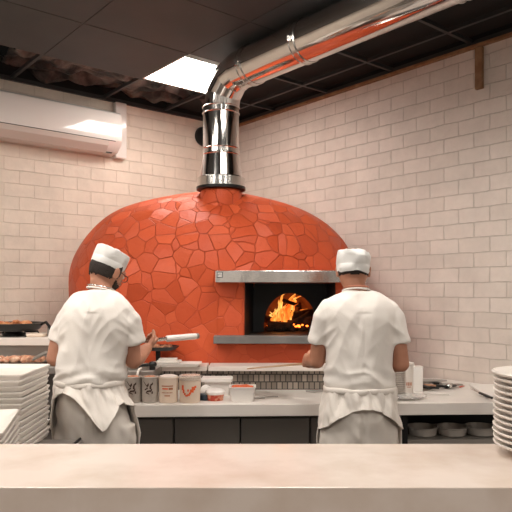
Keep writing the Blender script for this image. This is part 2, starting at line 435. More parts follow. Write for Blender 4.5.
vc.xf(Matrix.Rotation(PI/2,4,'Y')); vcap = vc.build('vent_cap','darkmetal',world=False,smooth=True)
vcap.location = P; vcap.rotation_euler = (0,0,ANG); tag(vcap,'round black vent cap on the left wall behind the steel flue','vent cap')
# wooden batten
def right_wall_t(px):
    k=(px-256)/F; return (k*6.33+.244)/(.636+.7715*k)
t1,t2 = right_wall_t(477), right_wall_t(484)
bt = roomobj(MB().bb((t1,-.03,2.885),(t2,-.001,3.165)),'wooden_batten','strip',bevel=.002)
tag(bt,'short upright brown wooden batten fixed under the ceiling edge on the right wall','batten')

# ------------------------------------------------------------ flue
fl = Vector((-.2536,4.5,0)); dv = Vector((.636,-.7715,0)); ZC = 3.06; RP = .13
ch = thing('oven_flue','polished steel flue rising from the dome then running under the ceiling','flue',(fl.x,fl.y,2.25))
MB().lathe([(.160,2.272),(.172,2.272),(.172,2.335),(.158,2.345)],fl,48).build('base_ring','brushed',ch,smooth=30)
MB().lathe([(.178,2.252),(.178,2.272),(.14,2.272)],fl,48).build('flange','darkmetal',ch,smooth=30)
MB().lathe([(.156,2.343),(.133,2.50),(.131,2.53)],fl,48,False,False).build('cone','steel',ch,smooth=40)
MB().lathe([(RP,2.52),(RP,2.82)],fl,64,False,False).build('riser_pipe','steel',ch,smooth=40)
# segmented elbow
Rb = .23; bend = []
nb = 3
for i in range(nb+1):
    a = (PI/2)*i/nb
    cpos = fl+Vector((0,0,ZC-Rb))+dv*Rb
    p = cpos - dv*Rb*math.cos(a)+Vector((0,0,Rb*math.sin(a)))
    bend.append((p,a))
for i in range(nb):
    n=64; rs=[]
    for (p,a) in (bend[i],bend[i+1]):
        nrm = Vector((0,0,1))*math.cos(a)+dv*math.sin(a)      # tangent
        u = dv*math.cos(a)-Vector((0,0,1))*math.sin(a); w = nrm.cross(u)
        rs.append([p+u*RP*math.cos(2*PI*j/n)+w*RP*math.sin(2*PI*j/n) for j in range(n)])
    MB().rings(rs,False,False).build('elbow_segment','steel',ch,smooth=40)
st = fl+dv*Rb+Vector((0,0,ZC))
def pt(t): return fl+dv*t+Vector((0,0,ZC))
segs=[Rb,.88,1.95,3.4]
for a,b in zip(segs[:-1],segs[1:]):
    MB().tube([pt(a),pt(b)],RP,64,False).build('horizontal_pipe','steel',ch,smooth=40)
def clampring(c, ax, r):
    m=MB(); 
    for off,rr in ((-.022,.004),(.022,.004)):
        m.tube([c+ax*(off-.006),c+ax*off,c+ax*(off+.006)],[r+.001,r+.007,r+.001],64,False)
    m.tube([c-ax*.022,c+ax*.022],r+.002,64,False)
    for k in range(3):
        pass
    return m
for c,ax in ((pt(.36),dv),(pt(.88),dv),(pt(1.95),dv),(fl+Vector((0,0,2.525)),Vector((0,0,1))),(fl+Vector((0,0,2.825)),Vector((0,0,1)))):
    m=clampring(c,ax,RP)
    w = Vector((ax.y,-ax.x,0)).normalized() if abs(ax.z)<.5 else Vector((.2,-.97,0))
    m.box(c+w*(RP+.012)+Vector((0,0,-.02 if abs(ax.z)<.5 else 0)),(.02,.02,.03))
    m.build('clamp','brushed',ch,smooth=40)

# ------------------------------------------------------------ oven
OC = Vector((-.33,4.85,0)); RX=1.11; RY=.75; ZE=1.57; HT=.71
ov = thing('pizza_oven','huge orange red plastered dome pizza oven with a lit arched mouth','oven',(OC.x,OC.y,0))
XO0,XO1,ZO0,ZO1 = -.075,.525,1.215,1.575    # recess opening
YF = 4.10; XP0,XP1=-.265,.715
def dome():
    n=220; prof=[]
    for z in [0,.3,.6,.8,.95,1.05,1.12,1.19,1.26,1.33,1.40,1.46,1.52]:
        prof.append((1-.05*((ZE-z)/ZE)**1.5, z))
    for i in range(64):
        a=PI/2*i/63.5; prof.append((math.cos(a)**(2/2.2), ZE+HT*math.sin(a)**(2/2.2)))
    rings=[[Vector((OC.x+RX*r*math.cos(2*PI*j/n),OC.y+RY*r*math.sin(2*PI*j/n),z)) for j in range(n)] for r,z in prof]
    mb=MB().rings(rings,False,True)
    keep=[]
    for f in mb.f:
        c=sum((mb.v[i] for i in f),Vector())/len(f)
        if XP0+.12<c.x<XP1-.12 and 1.17<c.z<1.62 and c.y<4.75: continue
        keep.append(f)
    mb.f=keep
    for i,v in enumerate(mb.v):
        d=noise.noise(v*2.2)*.018
        h=Vector((v.x-OC.x,v.y-OC.y,(v.z-ZE) if v.z>ZE else 0)).normalized(); mb.v[i]=v+h*d
    return mb
dm=dome().build('dome','plaster',ov,smooth=60)
MB().lathe([(.15,2.10),(.15,2.235),(.14,2.250),(.0,2.250)],fl,40,False,True).build('flue_collar','plaster',ov,smooth=40)
# porch: cheeks, lintel and base block in plaster
p=MB()
p.bb((XP0,YF,1.18),(XO0,4.72,1.655)); p.bb((XO1,YF,1.18),(XP1,4.78,1.655)); p.bb((XO0,YF,ZO1),(XO1,4.7,1.655))
p.bb((XP0,YF,.0),(XP1,4.72,1.18))
p.build('porch','plaster',ov,bevel=.012)
# dark recess liner with angled cheeks, arch plate
xb0,xb1,YB = -.02,.50,4.40
l=MB()
l.add([(XO0,YF+.01,ZO0),(XO0+.004,YF+.01,ZO1),(xb0,YB,ZO1),(xb0,YB,ZO0)],[(0,1,2,3)])
l.add([(XO1,YF+.01,ZO0),(XO1,YF+.01,ZO1),(xb1,YB,ZO1),(xb1,YB,ZO0)],[(0,3,2,1)])
l.add([(XO0,YF+.01,ZO1),(XO1,YF+.01,ZO1),(xb1,YB,ZO1),(xb0,YB,ZO1)],[(0,1,2,3)])
l.build('recess_lining','soot',ov,solid=.004)
AX,AW,AZ0,AH = .243,.187,1.232,.275
n=36
arc=[(AX-AW*math.cos(PI*i/n)*(1.0), AZ0+.03+ (AH-.03)*math.sin(PI*i/n)**.9) for i in range(n+1)]
arc=[(AX-AW,AZ0)]+arc+[(AX+AW,AZ0)]
def archplate(y):
    m=MB(); k=len(arc); inner=[(x,y,z) for x,z in arc]
    outer=[]
    for (x,z) in arc:
        dx,dz=x-AX,z-AZ0
        tx=((xb1-AX)/dx if dx>0 else (xb0-AX)/dx) if abs(dx)>1e-6 else 1e9
        tz=(ZO1-AZ0)/dz if dz>1e-6 else 1e9
        t=min(tx,tz); outer.append((AX+dx*t,y,AZ0+dz*t))
    return m.add(inner+outer,[(i,i+1,k+i+1,k+i) for i in range(k-1)])
archplate(YB).build('arch_plate','soot',ov,solid=.012)
# chamber: vaulted cave behind the arch
m=MB(); rs=[]
for y,sc in ((YB+.005,1.0),(YB+.04,1.25),(YB+.12,1.6),(YB+.30,1.7),(YB+.45,1.4),(YB+.53,.8),(YB+.55,.1)):
    rs.append([Vector((AX-(AX-x)*sc-(.12*(sc-1)),y,min(AZ0+(z-AZ0)*(1+.25*(sc-1)),1.62))) for x,z in arc])
m.rings(rs,False,False,closed=False)
m.build('fire_chamber','chamber',ov,smooth=True)
MB().bb((-.12,YF+.0,1.18),(.62,YB+.56,AZ0)).build('hearth_floor','soot',ov)
# hood
hd=MB().rings([[Vector((x,y,z)) for y,z in ((YF+.02,1.578),(YF-.105,1.578),(YF-.105,1.655),(YF-.06,1.66),(YF+.02,1.66))] for x in (-.262,.715)])
hd=hd.build('hood','hood',ov,bevel=.003)
# square badge with a small mark
bd=MB().box((-.232,YF-.108,1.628),(.037,.006,.036)).build('badge','black',ov)
MB().box((-.232,YF-.112,1.628),(.029,.004,.028)).build('badge_face','plastic',bd)
bm_=MB()
bm_.box((-.238,YF-.1148,1.628),(.003,.002,.014)).box((-.235,YF-.1148,1.633),(.007,.002,.003)).box((-.242,YF-.1148,1.627),(.008,.002,.003)).box((-.227,YF-.1148,1.633),(.008,.002,.003)).box((-.224,YF-.1148,1.627),(.003,.002,.012))
bm_.build('badge_mark','black',bd)
# mantle
MB().bb((-.275,YF-.10,1.183),(.725,YF+.02,1.232)).build('mantle_shelf','slate',ov,bevel=.004)

# fire
def flame(x,y,z,h,w,lean,seed):
    m=MB(); rs=[]; k=14
    for i in range(k+1):
        f=i/k; r=w*(math.sin(PI*(f*.82+.18))**.8)*(1-f*.55)+.0015
        cx=x+lean*f*f+.025*noise.noise(Vector((seed,f*3.5,0)))*f*2; cy=y+.02*noise.noise(Vector((seed,f*3,5)))
        rs.append([Vector((cx+r*math.cos(a)*(1+.35*noise.noise(Vector((math.cos(a),math.sin(a)+seed,f*4)))),cy+r*.6*math.sin(a),z+h*f)) for a in [2*PI*j/14 for j in range(14)]])
    return m.rings(rs)
fr=thing('fire','bright orange log fire burning inside the arched oven mouth','fire',(AX,4.6,AZ0))
for i,(x,y,z,h,w,ln) in enumerate([(.120,4.56,1.295,.10,.014,.03),(.140,4.60,1.29,.17,.017,.055),(.165,4.57,1.30,.13,.011,.05),(.195,4.60,1.29,.13,.012,.02),(.215,4.57,1.29,.20,.020,.06),(.235,4.60,1.30,.235,.018,.07),(.255,4.57,1.31,.12,.010,.05),(.18,4.65,1.30,.22,.020,.03),(.285,4.64,1.42,.07,.012,.045),(.27,4.66,1.38,.12,.016,.08),(.10,4.62,1.30,.07,.012,.02),(.33,4.66,1.36,.03,.02,.05)]):
    flame(x,y,z,h,w,ln,i*1.7).build('flame','flame',fr,smooth=True)
logs=[((.09,4.55,1.272),(.27,4.50,1.262),.032),((.20,4.62,1.275),(.41,4.57,1.30),.036),((.27,4.52,1.27),(.40,4.64,1.345),.030),((.12,4.60,1.30),(.02,4.72,1.33),.03),((.20,4.50,1.455),(.33,4.66,1.41),.014),((.25,4.60,1.34),(.43,4.70,1.36),.028)]
lr=[]
for i,(a,b,r) in enumerate(logs):
    a=Vector(a);b=Vector(b); pts=[a.lerp(b,k/5)+Vector((0,0,.006*noise.noise(Vector((i,k,0))))) for k in range(6)]
    o=MB().tube(pts,[r*(1+.15*noise.noise(Vector((i,k,3)))) for k in range(6)],10).build('firewood','log',loc=a,smooth=True)
    tag(o,['charred log lying at the front left of the oven fire','charred log lying crosswise right of the oven flames','charred log propped up at the right of the oven fire','charred log behind at the far left of the oven fire','thin burning stick above the flames near the arch top','charred log resting highest on the right of the oven fire'][i],'log','logs in the oven fire')
eb=MB()
for i in range(120):
    x=AX+random.uniform(-.17,.19); y=random.uniform(4.44,4.62); r=random.uniform(.008,.02)
    eb.sphere((x,y,AZ0+r*.6+random.uniform(0,.012)),(r*1.4,r,r*.8),7,5)
eo=eb.build('ash_bed','log',loc=(AX,4.55,AZ0),smooth=False); tag(eo,'heap of dark ash and charcoal under the fire in the oven','ash',kind='stuff')
eb=MB()
for i in range(45):
    x=AX+random.uniform(-.15,.15); y=random.uniform(4.50,4.62); r=random.uniform(.005,.011)
    eb.sphere((x,y,AZ0+.03+random.uniform(0,.02)),(r*1.4,r,r*.8),7,5)
eo=eb.build('embers','ember',loc=(AX,4.55,AZ0)); tag(eo,'glowing embers scattered over the ash under the oven fire','embers',kind='stuff')

# ------------------------------------------------------------ counters
fc=thing('front_counter','long pink beige marble serving counter across the foreground','counter',(0,1.72,0))
MB().bb((-1.6,1.51,.955),(1.6,1.94,1.05)).build('counter_slab','marble',fc,bevel=.003)
MB().bb((-1.58,1.56,.0),(1.58,1.86,.955)).build('counter_base','greycab',fc)

# back worktop clipped by the right wall
def wallpt(Y):      # x of right wall at depth Y
    t=(6.33-Y)/.7715; return -.244+.636*t
def cline(x): return 3.42+.035*x
poly=[(-.83,cline(-.83)),(wallpt(3.52)-.01,3.50),(wallpt(5.0)-.02,5.0),(.74,5.0),(.74,3.91),(-.83,3.91)]
MB().prism([(-.83,cline(-.83)),(wallpt(3.52)-.012,3.50),(wallpt(4.98)-.012,4.98),(.80,4.98),(.80,3.93),(-.83,3.93)],.84,.90)
wt=MB().prism([(-.83,cline(-.83)),(wallpt(3.52)-.012,3.50),(wallpt(4.45)-.012,4.45),(.745,4.45),(.745,3.93),(-.83,3.93)],.833,.90).build('worktop','whitestone',loc=(.3,3.7,.833),bevel=.003)
tag(wt,'continuous white stone worktop running below the oven to the right wall','worktop')
# cabinets under left part
for i,(a,b) in enumerate(((-.83,-.46),(-.455,-.09),(-.085,.30),(.305,.60))):
    c=thing('cabinet',['dark grey base cabinet under the worktop behind the left cook','dark grey base cabinet under the jars and white tubs','dark grey base cabinet under the worktop centre between the two cooks','dark grey base cabinet under the worktop behind the right cook'][i],'cabinet',((a+b)/2,3.7,0),'dark base cabinets under the worktop')
    MB().bb((a,cline(a)+.07,.0),(b,3.9,.825)).build('body','cabinet',c)
    MB().bb((a+.003,cline(a)+.048,.10),(b-.003,cline(a)+.068,.815)).build('door','cabinet',c,bevel=.002)
# open shelf unit right
su=thing('shelf_unit','open dark shelf unit with bowls under the right end of the worktop','shelf unit',(1.3,3.7,0))
xr=wallpt(3.95)-.03
MB().prism([(.61,3.50),(wallpt(3.56)-.03,3.52),(wallpt(3.95)-.03,3.93),(.61,3.93)],.66,.685).build('shelf_board','dull_steel',su)
MB().bb((.61,3.93,.0),(xr,3.95,.83)).build('back_panel','soot',su)
MB().bb((.82,3.50,.0),(.855,3.535,.83)).build('post','darkmetal',su)
MB().bb((wallpt(3.56)-.10,3.54,.0),(wallpt(3.56)-.065,3.575,.83)).build('post','darkmetal',su)
MB().bb((.605,3.50,.0),(.635,3.93,.83)).build('side_panel','soot',su)
# ledge with tiled upstand
lg=thing('oven_ledge','low raised ledge with pale stone top and small tiled front below the oven','ledge',(.2,4.0,.9))
MB().bb((-.83,3.935,.9),(.745,4.09,1.020)).build('tiled_front','mosaic',lg)
MB().bb((-.30,3.90,1.020),(.80,4.095,1.050)).build('ledge_top','ledge',lg,bevel=.003)
MB().bb((-.66,3.90,1.020),(-.31,4.095,1.050)).build('ledge_top','ledge',lg,bevel=.003)

# ------------------------------------------------------------ bowls on the open shelf
def bowl(loc,label):
    o=thing('metal_bowl',label,'bowl',loc,'grey bowls on the open shelf')
    MB().lathe([(0,.0),(.066,.0),(.076,.006),(.084,.044),(.091,.048),(.091,.052),(.083,.052),(.074,.012),(0,.010)],loc,36).build('bowl_wall','greyobj',o,smooth=30)
    return o
zb=.686
bs=[((399-10-256)/F*3.72,3.72,zb),((422.5-256)/F*3.62,3.62,zb),((452-256)/F*3.62,3.62,zb),((481-256)/F*3.62,3.63,zb)]
b0=bowl(bs[1],'round grey metal bowl on the open shelf, just right of the dark post')
dup(b0,bs[0],'grey metal bowl on the open shelf, half hidden left of the dark post')
dup(b0,bs[2],'round grey metal bowl on the open shelf, middle of the three right of the post')
dup(b0,bs[3],'round grey metal bowl on the open shelf, the one nearest the right hand plate stack')

# ------------------------------------------------------------ plates, right stack on front counter
def round_plate(loc,label,group,R=.15,h=.034):
    o=thing('round_plate',label,'plate',loc,group)
    s=R/.15
    MB().lathe([(0,.003),(.085*s,.0),(.092*s,.0),(.098*s,.005),(.135*s,h*.62),(.149*s,h*.80),(.151*s,h*.93),(.148*s,h),(.142*s,h*.96),(.13*s,h*.80),(.095*s,.012),(0,.011)],loc,56).build('plate_body','porcelain',o,smooth=35)
    return o
PX,PY=.852,1.81
rp=round_plate((PX,PY,1.051),'thick white round plate at the bottom of the stack on the marble counter','thick white plates stacked at the right end')
for k in range(1,13):
    lab='thick white round plate, middle of the stack at the right counter end'
    if k==12: lab='thick white round plate topmost of the stack at the right counter end'
    dup(rp,(PX+random.uniform(-.002,.002)-(.006 if k==12 else 0),PY+random.uniform(-.002,.002),1.051+.0172*k),lab,rotz=k)

# square plates, left stacks
def sq_ring(hw,z,r=.02,n=5):
    pts=[]
    for q,(sx,sy) in enumerate(((1,1),(-1,1),(-1,-1),(1,-1))):
        for i in range(n):
            a=PI/2*q+PI/2*i/(n-1); pts.append(Vector((sx*(hw-r)+r*math.cos(a),sy*(hw-r)+r*math.sin(a),z)))
    return pts
def square_plate(loc,label,group,hw,rot=0):
    o=thing('square_plate',label,'plate',loc,group,rot)
    prof=[(hw*.955,0),(hw*.965,.001),(hw*.985,.012),(hw,.016),(hw,.0225),(hw*.99,.0238),(hw*.94,.021),(hw*.86,.008),(hw*.5,.008)]
    MB().rings([sq_ring(a,z,.012 if a>hw*.6 else .01) for a,z in prof]).build('plate_body','porcelain',o,smooth=35,world=False)
    return o
zt=.842
g1='white square plates in the tall left stack'
c1=Vector((-.972-.19,2.557+.19,zt)); 
s0=square_plate(c1,'white square plate at the bottom of the tall stack beside the left cook',g1,.19,.02)
for k in range(1,14):
    lab='white square plate in the middle of the tall stack beside the left cook' if k<13 else 'white square plate on top of the tall stack beside the left cook'
    dup(s0,c1+Vector((random.uniform(-.004,.004),random.uniform(-.004,.004),.0242*k)),lab,rotz=.02+random.uniform(-.02,.02))
# second stack, nearer
hw=.20; th=math.atan2(.103,-.44)  # direction of right edge
br=Vector((-.92,2.42)); frt=Vector((-.822,2.01)); e=(br-frt).normalized(); nrm=Vector((-e.y,e.x))
cc=(br+frt)/2+nrm*hw*1.0
hw=(br-frt).length/2; cc=(br+frt)/2+nrm*hw
rot2=math.atan2(e.y,e.x)-PI/2
g2='white square plates in the low left stack'
s1=square_plate((cc.x,cc.y,zt),'white square plate at the bottom of the low stack by the left edge',g2,hw,rot2)
for k in range(1,9):
    lab='white square plate in the middle of the low stack by the left edge' if k<8 else 'white square plate on top of the low stack by the left edge'
    dup(s1,(cc.x,cc.y,zt+.0252*k),lab,rotz=rot2+random.uniform(-.008,.008))
# steel side table
sd=thing('steel_side_table','low steel side table carrying the square plate stacks at the left','table',(-1.25,2.5,0))
MB().bb((-1.70,1.97,.81),(-.80,2.87,.84)).build('table_top','dull_steel',sd,bevel=.004)
MB().bb((-1.66,2.03,.0),(-.86,2.85,.81)).build('cabinet_body','greycab',sd)
rail=MB().tube([(-.81,2.0,.845),(-.81,2.5,.845),(-.81,2.86,.845)],.006,10).build('edge_rail','darkmetal',sd,smooth=True)

# ------------------------------------------------------------ left cooking station
ks=thing('cooking_station','tiered stainless kitchen station with shelf along the left wall','kitchen station',(-1.6,3.75,0))
xl,xr2=-2.6,-1.115
MB().bb((xl,3.45,.0),(xr2,4.3,.78)).build('body','greycab',ks)
MB().bb((xl,3.42,.78),(xr2,4.3,.82)).build('lower_deck','brushed',ks,bevel=.003)
MB().bb((xl,3.75,.82),(xr2,4.3,1.055)).build('riser','greycab',ks)
MB().bb((xl,3.50,1.055),(xr2,4.3,1.095)).build('middle_deck','dull_steel',ks,bevel=.003)
MB().bb((xl,3.84,1.095),(xr2,4.3,1.19)).build('riser','dull_steel',ks)
MB().bb((xl,3.80,1.19),(xr2-.02,4.3,1.235)).build('top_shelf','ledge',ks,bevel=.003)
MB().bb((-1.11,3.46,.0),(-.84,3.93,1.02)).build('corner_body','greycab',ks)
MB().bb((-1.115,3.43,1.02),(-.84,3.93,1.06)).bb((-.84,3.60,1.02),(-.59,3.895,1.06)).build('corner_deck','dull_steel',ks,bevel=.003)
MB().bb((-.83,3.62,.902),(-.60,3.895,1.02)).build('corner_riser','dull_steel',ks)
# rail of toppings behind the cook: gastronorm pan
def chunks(name,m,c,rx,ry,n,r,hgt,label,cat,seed,rnd=.3):
    """separate pieces of food, each an object"""
    random.seed(seed); first=None
    for i in range(n):
        a=random.uniform(0,2*PI); q=math.sqrt(random.random()); rr=r*random.uniform(.75,1.25)
        x=c[0]+rx*q*math.cos(a); y=c[1]+ry*q*math.sin(a); z=c[2]+rr*.55+hgt*(1-q)*random.random()
        if first is None or i<4:
            mb=MB().sphere((0,0,0),(r*1.25,r*.9,r*.65),14,9)
            mb.v=[v*(1+rnd*noise.noise(v*(1.3/r)+Vector((seed+i*3,0,0)))) for v in mb.v]
            o=mb.build(name,m,world=False,smooth=True); o.location=(x,y,z); 
            if '_o' in o: del o['_o']
            if i==0: first=[o]
            else: first.append(o)
        else:
            o=first[i%4].copy(); C.objects.link(o); o.location=(x,y,z); o.scale=(rr/r,)*3
        o.rotation_euler=(random.uniform(-.4,.4),random.uniform(-.4,.4),random.uniform(0,6))
        tag(o,label,cat,label[:1].upper()+label[1:] if False else name.replace('_',' ')+' group '+cat)
        o['group']=label
# black pan on the top shelf
pc=Vector(at(14,322,4.0)); pc.z=1.27
pn=thing('frying_pan','wide black pan of roast chicken pieces on a burner of the left station','pan',(pc.x,pc.y,1.265))
MB().lathe([(0,1.272),(.145,1.272),(.155,1.277),(.186,1.312),(.19,1.318),(.184,1.320),(.15,1.283),(0,1.281)],(pc.x,pc.y,0),44).build('pan_body','black',pn,smooth=35)
MB().tube([(pc.x+.18,pc.y-.02,1.31),(pc.x+.22,pc.y-.04,1.325),(pc.x+.25,pc.y-.07,1.30),(pc.x+.27,pc.y-.09,1.27)],[.008,.009,.009,.007],10).build('handle','darkmetal',pn,smooth=True)
chunks('chicken_piece','chicken',(pc.x-.005,pc.y-.01,1.283),.125,.10,20,.028,.05,'browned chicken piece heaped in the wide black pan on the left station','food',4)
bn=thing('gas_burner','black burner with trivet under the wide pan of chicken','burner',(pc.x,pc.y,1.236))
MB().lathe([(.0,1.236),(.07,1.236),(.07,1.25),(.05,1.262),(0,1.262)],(pc.x,pc.y,0),24).build('burner_head','darkmetal',bn,smooth=30)
for k in range(4):
    a=PI/4+k*PI/2; c_,s_=math.cos(a),math.sin(a)
    MB().tube([(pc.x+c_*.07,pc.y+s_*.07,1.258),(pc.x+c_*.16,pc.y+s_*.16,1.258),(pc.x+c_*.17,pc.y+s_*.17,1.237)],.006,8).build('trivet_arm','darkmetal',bn,smooth=True)
cl=MB().bb((-1.44,3.88,1.236),(-1.33,3.98,1.256)).build('folded_cloth','cream',loc=(-1.4,3.9,1.236),bevel=.006); tag(cl,'small folded pale cloth on the top shelf right of the burner','cloth')
gt=MB().bb((-1.33,3.95,1.236),(-1.16,4.2,1.30)).build('grater_box','dull_steel',loc=(-1.2,4.0,1.236),bevel=.006); tag(gt,'low dull steel box on the top shelf by the left cook','box')
# tray with meat
tc_=at(14,364,3.64); tz=1.097
tr=thing('meat_tray','shallow steel tray of sliced ham and meat on the middle deck at the left','tray',(tc_.x,3.66,tz))
MB().lathe([(0,0.001),(.19,.001),(.22,.015),(.225,.018),(.215,.018),(.185,.006),(0,.006)],(tc_.x,3.66,tz),44,sx=1.02,sy=.62).build('tray_dish','brushed',tr,smooth=35)
chunks('ham_piece','ham',(tc_.x-.05,3.66,tz+.007),.14,.07,20,.027,.02,'pink ham piece heaped on the steel tray at the left','food',8)
chunks('meat_piece','darkmeat',(tc_.x+.10,3.66,tz+.007),.065,.06,8,.03,.02,'browned meat piece at the right end of the steel tray','food',9)
tg=MB()
hp=[(-1.30,3.62,1.13),(-1.22,3.60,1.17),(-1.15,3.58,1.165),(-1.10,3.56,1.11)]
tg.tube(hp,.007,8); tg.tube([Vector(q)+Vector((.01,-.03,-.004)) for q in hp],.007,8)
o=tg.build('steel_tongs','cablegrey',loc=(-1.2,3.58,1.11),smooth=True); tag(o,'curved steel tongs leaning at the right end of the meat tray','tongs')

# ------------------------------------------------------------ jars and tubs on the worktop
def jar(px,label,Y=3.50,R=.047,h=.145):
    x=(px-256)/F*Y; o=thing('spice_tin',label,'jar',(x,Y,.901),'grey tins with dark print')
    MB().lathe([(0,0),(R-.004,0),(R,.004),(R,h-.012),(R+.002,h-.01),(R+.002,h-.004),(R-.003,h),(R-.006,h-.012),(0,h-.012)],(x,Y,.901),36).build('tin_body','tin',o,smooth=30)
    m=MB()
    for (u,w,du,dw,rt) in ((-.45,.108,.020,.006,-.9),(-.1,.098,.012,.016,.8),(.35,.103,.016,.012,.7),(.22,.086,.010,.020,-.3),(-.28,.078,.018,.008,.5),(.02,.066,.026,.010,.2),(.3,.070,.010,.012,.9),(-.12,.054,.020,.006,-.4),(.42,.058,.008,.014,.2)):
        nseg=5; vs=[]; 
        for i in range(nseg+1):
            a=-PI/2+u+(i/nseg-.5)*du/R
            zz=w+(i/nseg-.5)*du*math.tan(rt)
            vs.append([Vector((x+(R+.0012)*math.cos(a),Y+(R+.0012)*math.sin(a),.901+zz-dw/2)),Vector((x+(R+.0012)*math.cos(a),Y+(R+.0012)*math.sin(a),.901+zz+dw/2))])
        m.rings(vs,False,False,closed=False)
    m.build('printed_label','printbrown',o)
    lid=MB()
    for k in range(6):
        a=k*1.05; lid.sphere((x+.022*math.cos(a),Y+.022*math.sin(a),.901+h-.006),(.012,.011,.007),8,6)
    lid.sphere((x,Y,.901+h-.004),(.013,.012,.008),8,6).build('contents','printrust',o,smooth=True)
    return o
jar(121,'grey printed tin half hidden behind the left cook\'s hip',3.53)
jar(133.5,'grey tin with dark print, next right of the cook\'s hip')
jar(150,'grey tin with dark print standing next to the cream tub')
def patch(x,Y,z0,R,u0,u1,w0,w1,n=8):
    vs=[]
    for i in range(n+1):
        a=-PI/2+u0+(u1-u0)*i/n
        vs.append([Vector((x+R*math.cos(a),Y+R*math.sin(a),z0+w0)),Vector((x+R*math.cos(a),Y+R*math.sin(a),z0+w1))])
    return vs
def tub(px,label,R,h,Y=3.50,group=None):
    x=(px-256)/F*Y; o=thing('deli_tub',label,'tub',(x,Y,.901),group)
    MB().lathe([(0,0),(R*.90,0),(R*.93,.004),(R,h-.010),(R*1.03,h-.008),(R*1.03,h-.001),(R*.98,h),(R*.96,h-.01),(0,h-.012)],(x,Y,.901),40).build('tub_body','cream',o,smooth=30)
    return x,Y,o
x,Y,o=tub(168.5,'cream cylindrical tub with lines of brown and orange print',.055,.142)
MB().rings(patch(x,Y,.901,.0545,-.62,.62,.092,.098),False,False,False).build('brown_print','printrust',o)
MB().rings(patch(x,Y,.901,.0542,-.55,.1,.076,.084),False,False,False).build('orange_print','printorange',o)
MB().rings(patch(x,Y,.901,.0542,.15,.6,.074,.086),False,False,False).build('brown_print','printrust',o)
m=MB()
for u in (-.6,-.45,-.3,-.15,0,.15,.3,.45): m.rings(patch(x,Y,.901,.0538,u,u+.09,.055,.061,2),False,False,False)
m.rings(patch(x,Y,.901,.053,-.3,.3,.038,.044),False,False,False)
m.build('brown_print','printrust',o)
MB().lathe([(0,.141),(.05,.141),(.05,.146),(.03,.152),(.0,.152)],(x,Y,.901),24).build('contents','porcelain',o,smooth=True)
x,Y,o=tub(190,'cream tub with orange splashed emblem and clear lid',.061,.132)
m=MB()
for (u0,u1,w0,w1) in ((-.75,-.5,.072,.1),(-.62,-.42,.056,.076),(-.48,-.3,.046,.058),(-.35,-.1,.038,.048),(-.15,.1,.042,.052),(0,.2,.05,.062),(.1,.45,.06,.078),(.25,.6,.072,.092),(.5,.72,.084,.096),(-.15,0,.066,.078)):
    m.rings(patch(x,Y,.901,.0605,u0,u1,w0,w1,3),False,False,False)
m.build('orange_emblem','printorange',o)
MB().lathe([(.0625,.125),(.064,.128),(.06,.15),(.03,.154),(0,.154)],(x,Y,.901),32,False,True).build('clear_lid','clear',o,smooth=True)
# tall white lidded container behind
def rbox(name,m,parent,c,sx,sy,z0,z1,taper=.9,world=True,r=.012,open_=False,loc=(0,0,0),wall=.004):
    def ring(k,z,ins=0):
        hx,hy=sx/2*k-ins,sy/2*k-ins; pts=[]
        for q,(a,b) in enumerate(((1,1),(-1,1),(-1,-1),(1,-1))):
            for i in range(4):
                t=PI/2*q+PI/2*i/3; pts.append(Vector((c[0]+a*(hx-r)+r*math.cos(t),c[1]+b*(hy-r)+r*math.sin(t),z)))
        return pts
    if open_: rs=[ring(taper,z0),ring(1,z1-.006),ring(1.05,z1-.005),ring(1.05,z1),ring(1,z1,wall),ring(taper,z0+.02,wall)]
    else: rs=[ring(taper,z0),ring(1,z1-.004),ring(.985,z1)]
    return MB().rings(rs).build(name,m,parent,loc=loc,smooth=35)
x=(218-256)/F*3.74
o=thing('lidded_container','white lidded container standing behind the small red tub','container',(x,3.74,.901))
rbox('container_body','plastic',o,(x,3.74),.155,.12,.901,.985,.86)
rbox('lid','plastic',o,(x-.005,3.74),.185,.14,.985,1.003,1.0)
x=(210-256)/F*3.60
o=thing('salsa_tub','small tub of red salsa with white lid in front of the lidded container','tub',(x+.035,3.56,.901))
MB().lathe([(0,0),(.046,0),(.052,.034),(0,.034)],(x+.032,3.56,.901),32).build('tub_body','tomato',o,smooth=30)
MB().lathe([(0.056,.034),(.058,.036),(.058,.048),(.05,.058),(0,.060)],(x+.032,3.56,.901),32).build('lid','plastic',o,smooth=30)
o=MB().lathe([(0,.0),(.03,.0),(.034,.03),(.03,.036),(0,.036)],(x-.028,3.56,.901),24).build('dark_pot','navy',loc=(x-.04,3.60,.901),smooth=30); tag(o,'small dark blue pot beside the red salsa tub','pot')
o=MB().sphere((x-.03,3.68,.935),(.034,.03,.034),16,10).build('crumpled_napkin','plastic',loc=(x-.03,3.68,.901),smooth=True); tag(o,'crumpled white napkin between the emblem tub and lidded container','napkin')
x=(242.5-256)/F*3.53
o=thing('relish_tub','white rectangular tub heaped with orange relish','tub',(x,3.53,.901))
rbox('tub_body','plastic',o,(x,3.53),.146,.11,.901,.985,.84,open_=True)
m=MB(); k=12
rows=[[Vector((x-.062+.124*i/k,3.53-.045+.09*j/k,.975+.012*abs(noise.noise(Vector((i*.7,j*.7,2))))+.006*math.sin(PI*i/k))) for j in range(k+1)] for i in range(k+1)]
m.rings(rows,False,False,False).build('relish','carrot',o,smooth=True,solid=.004)
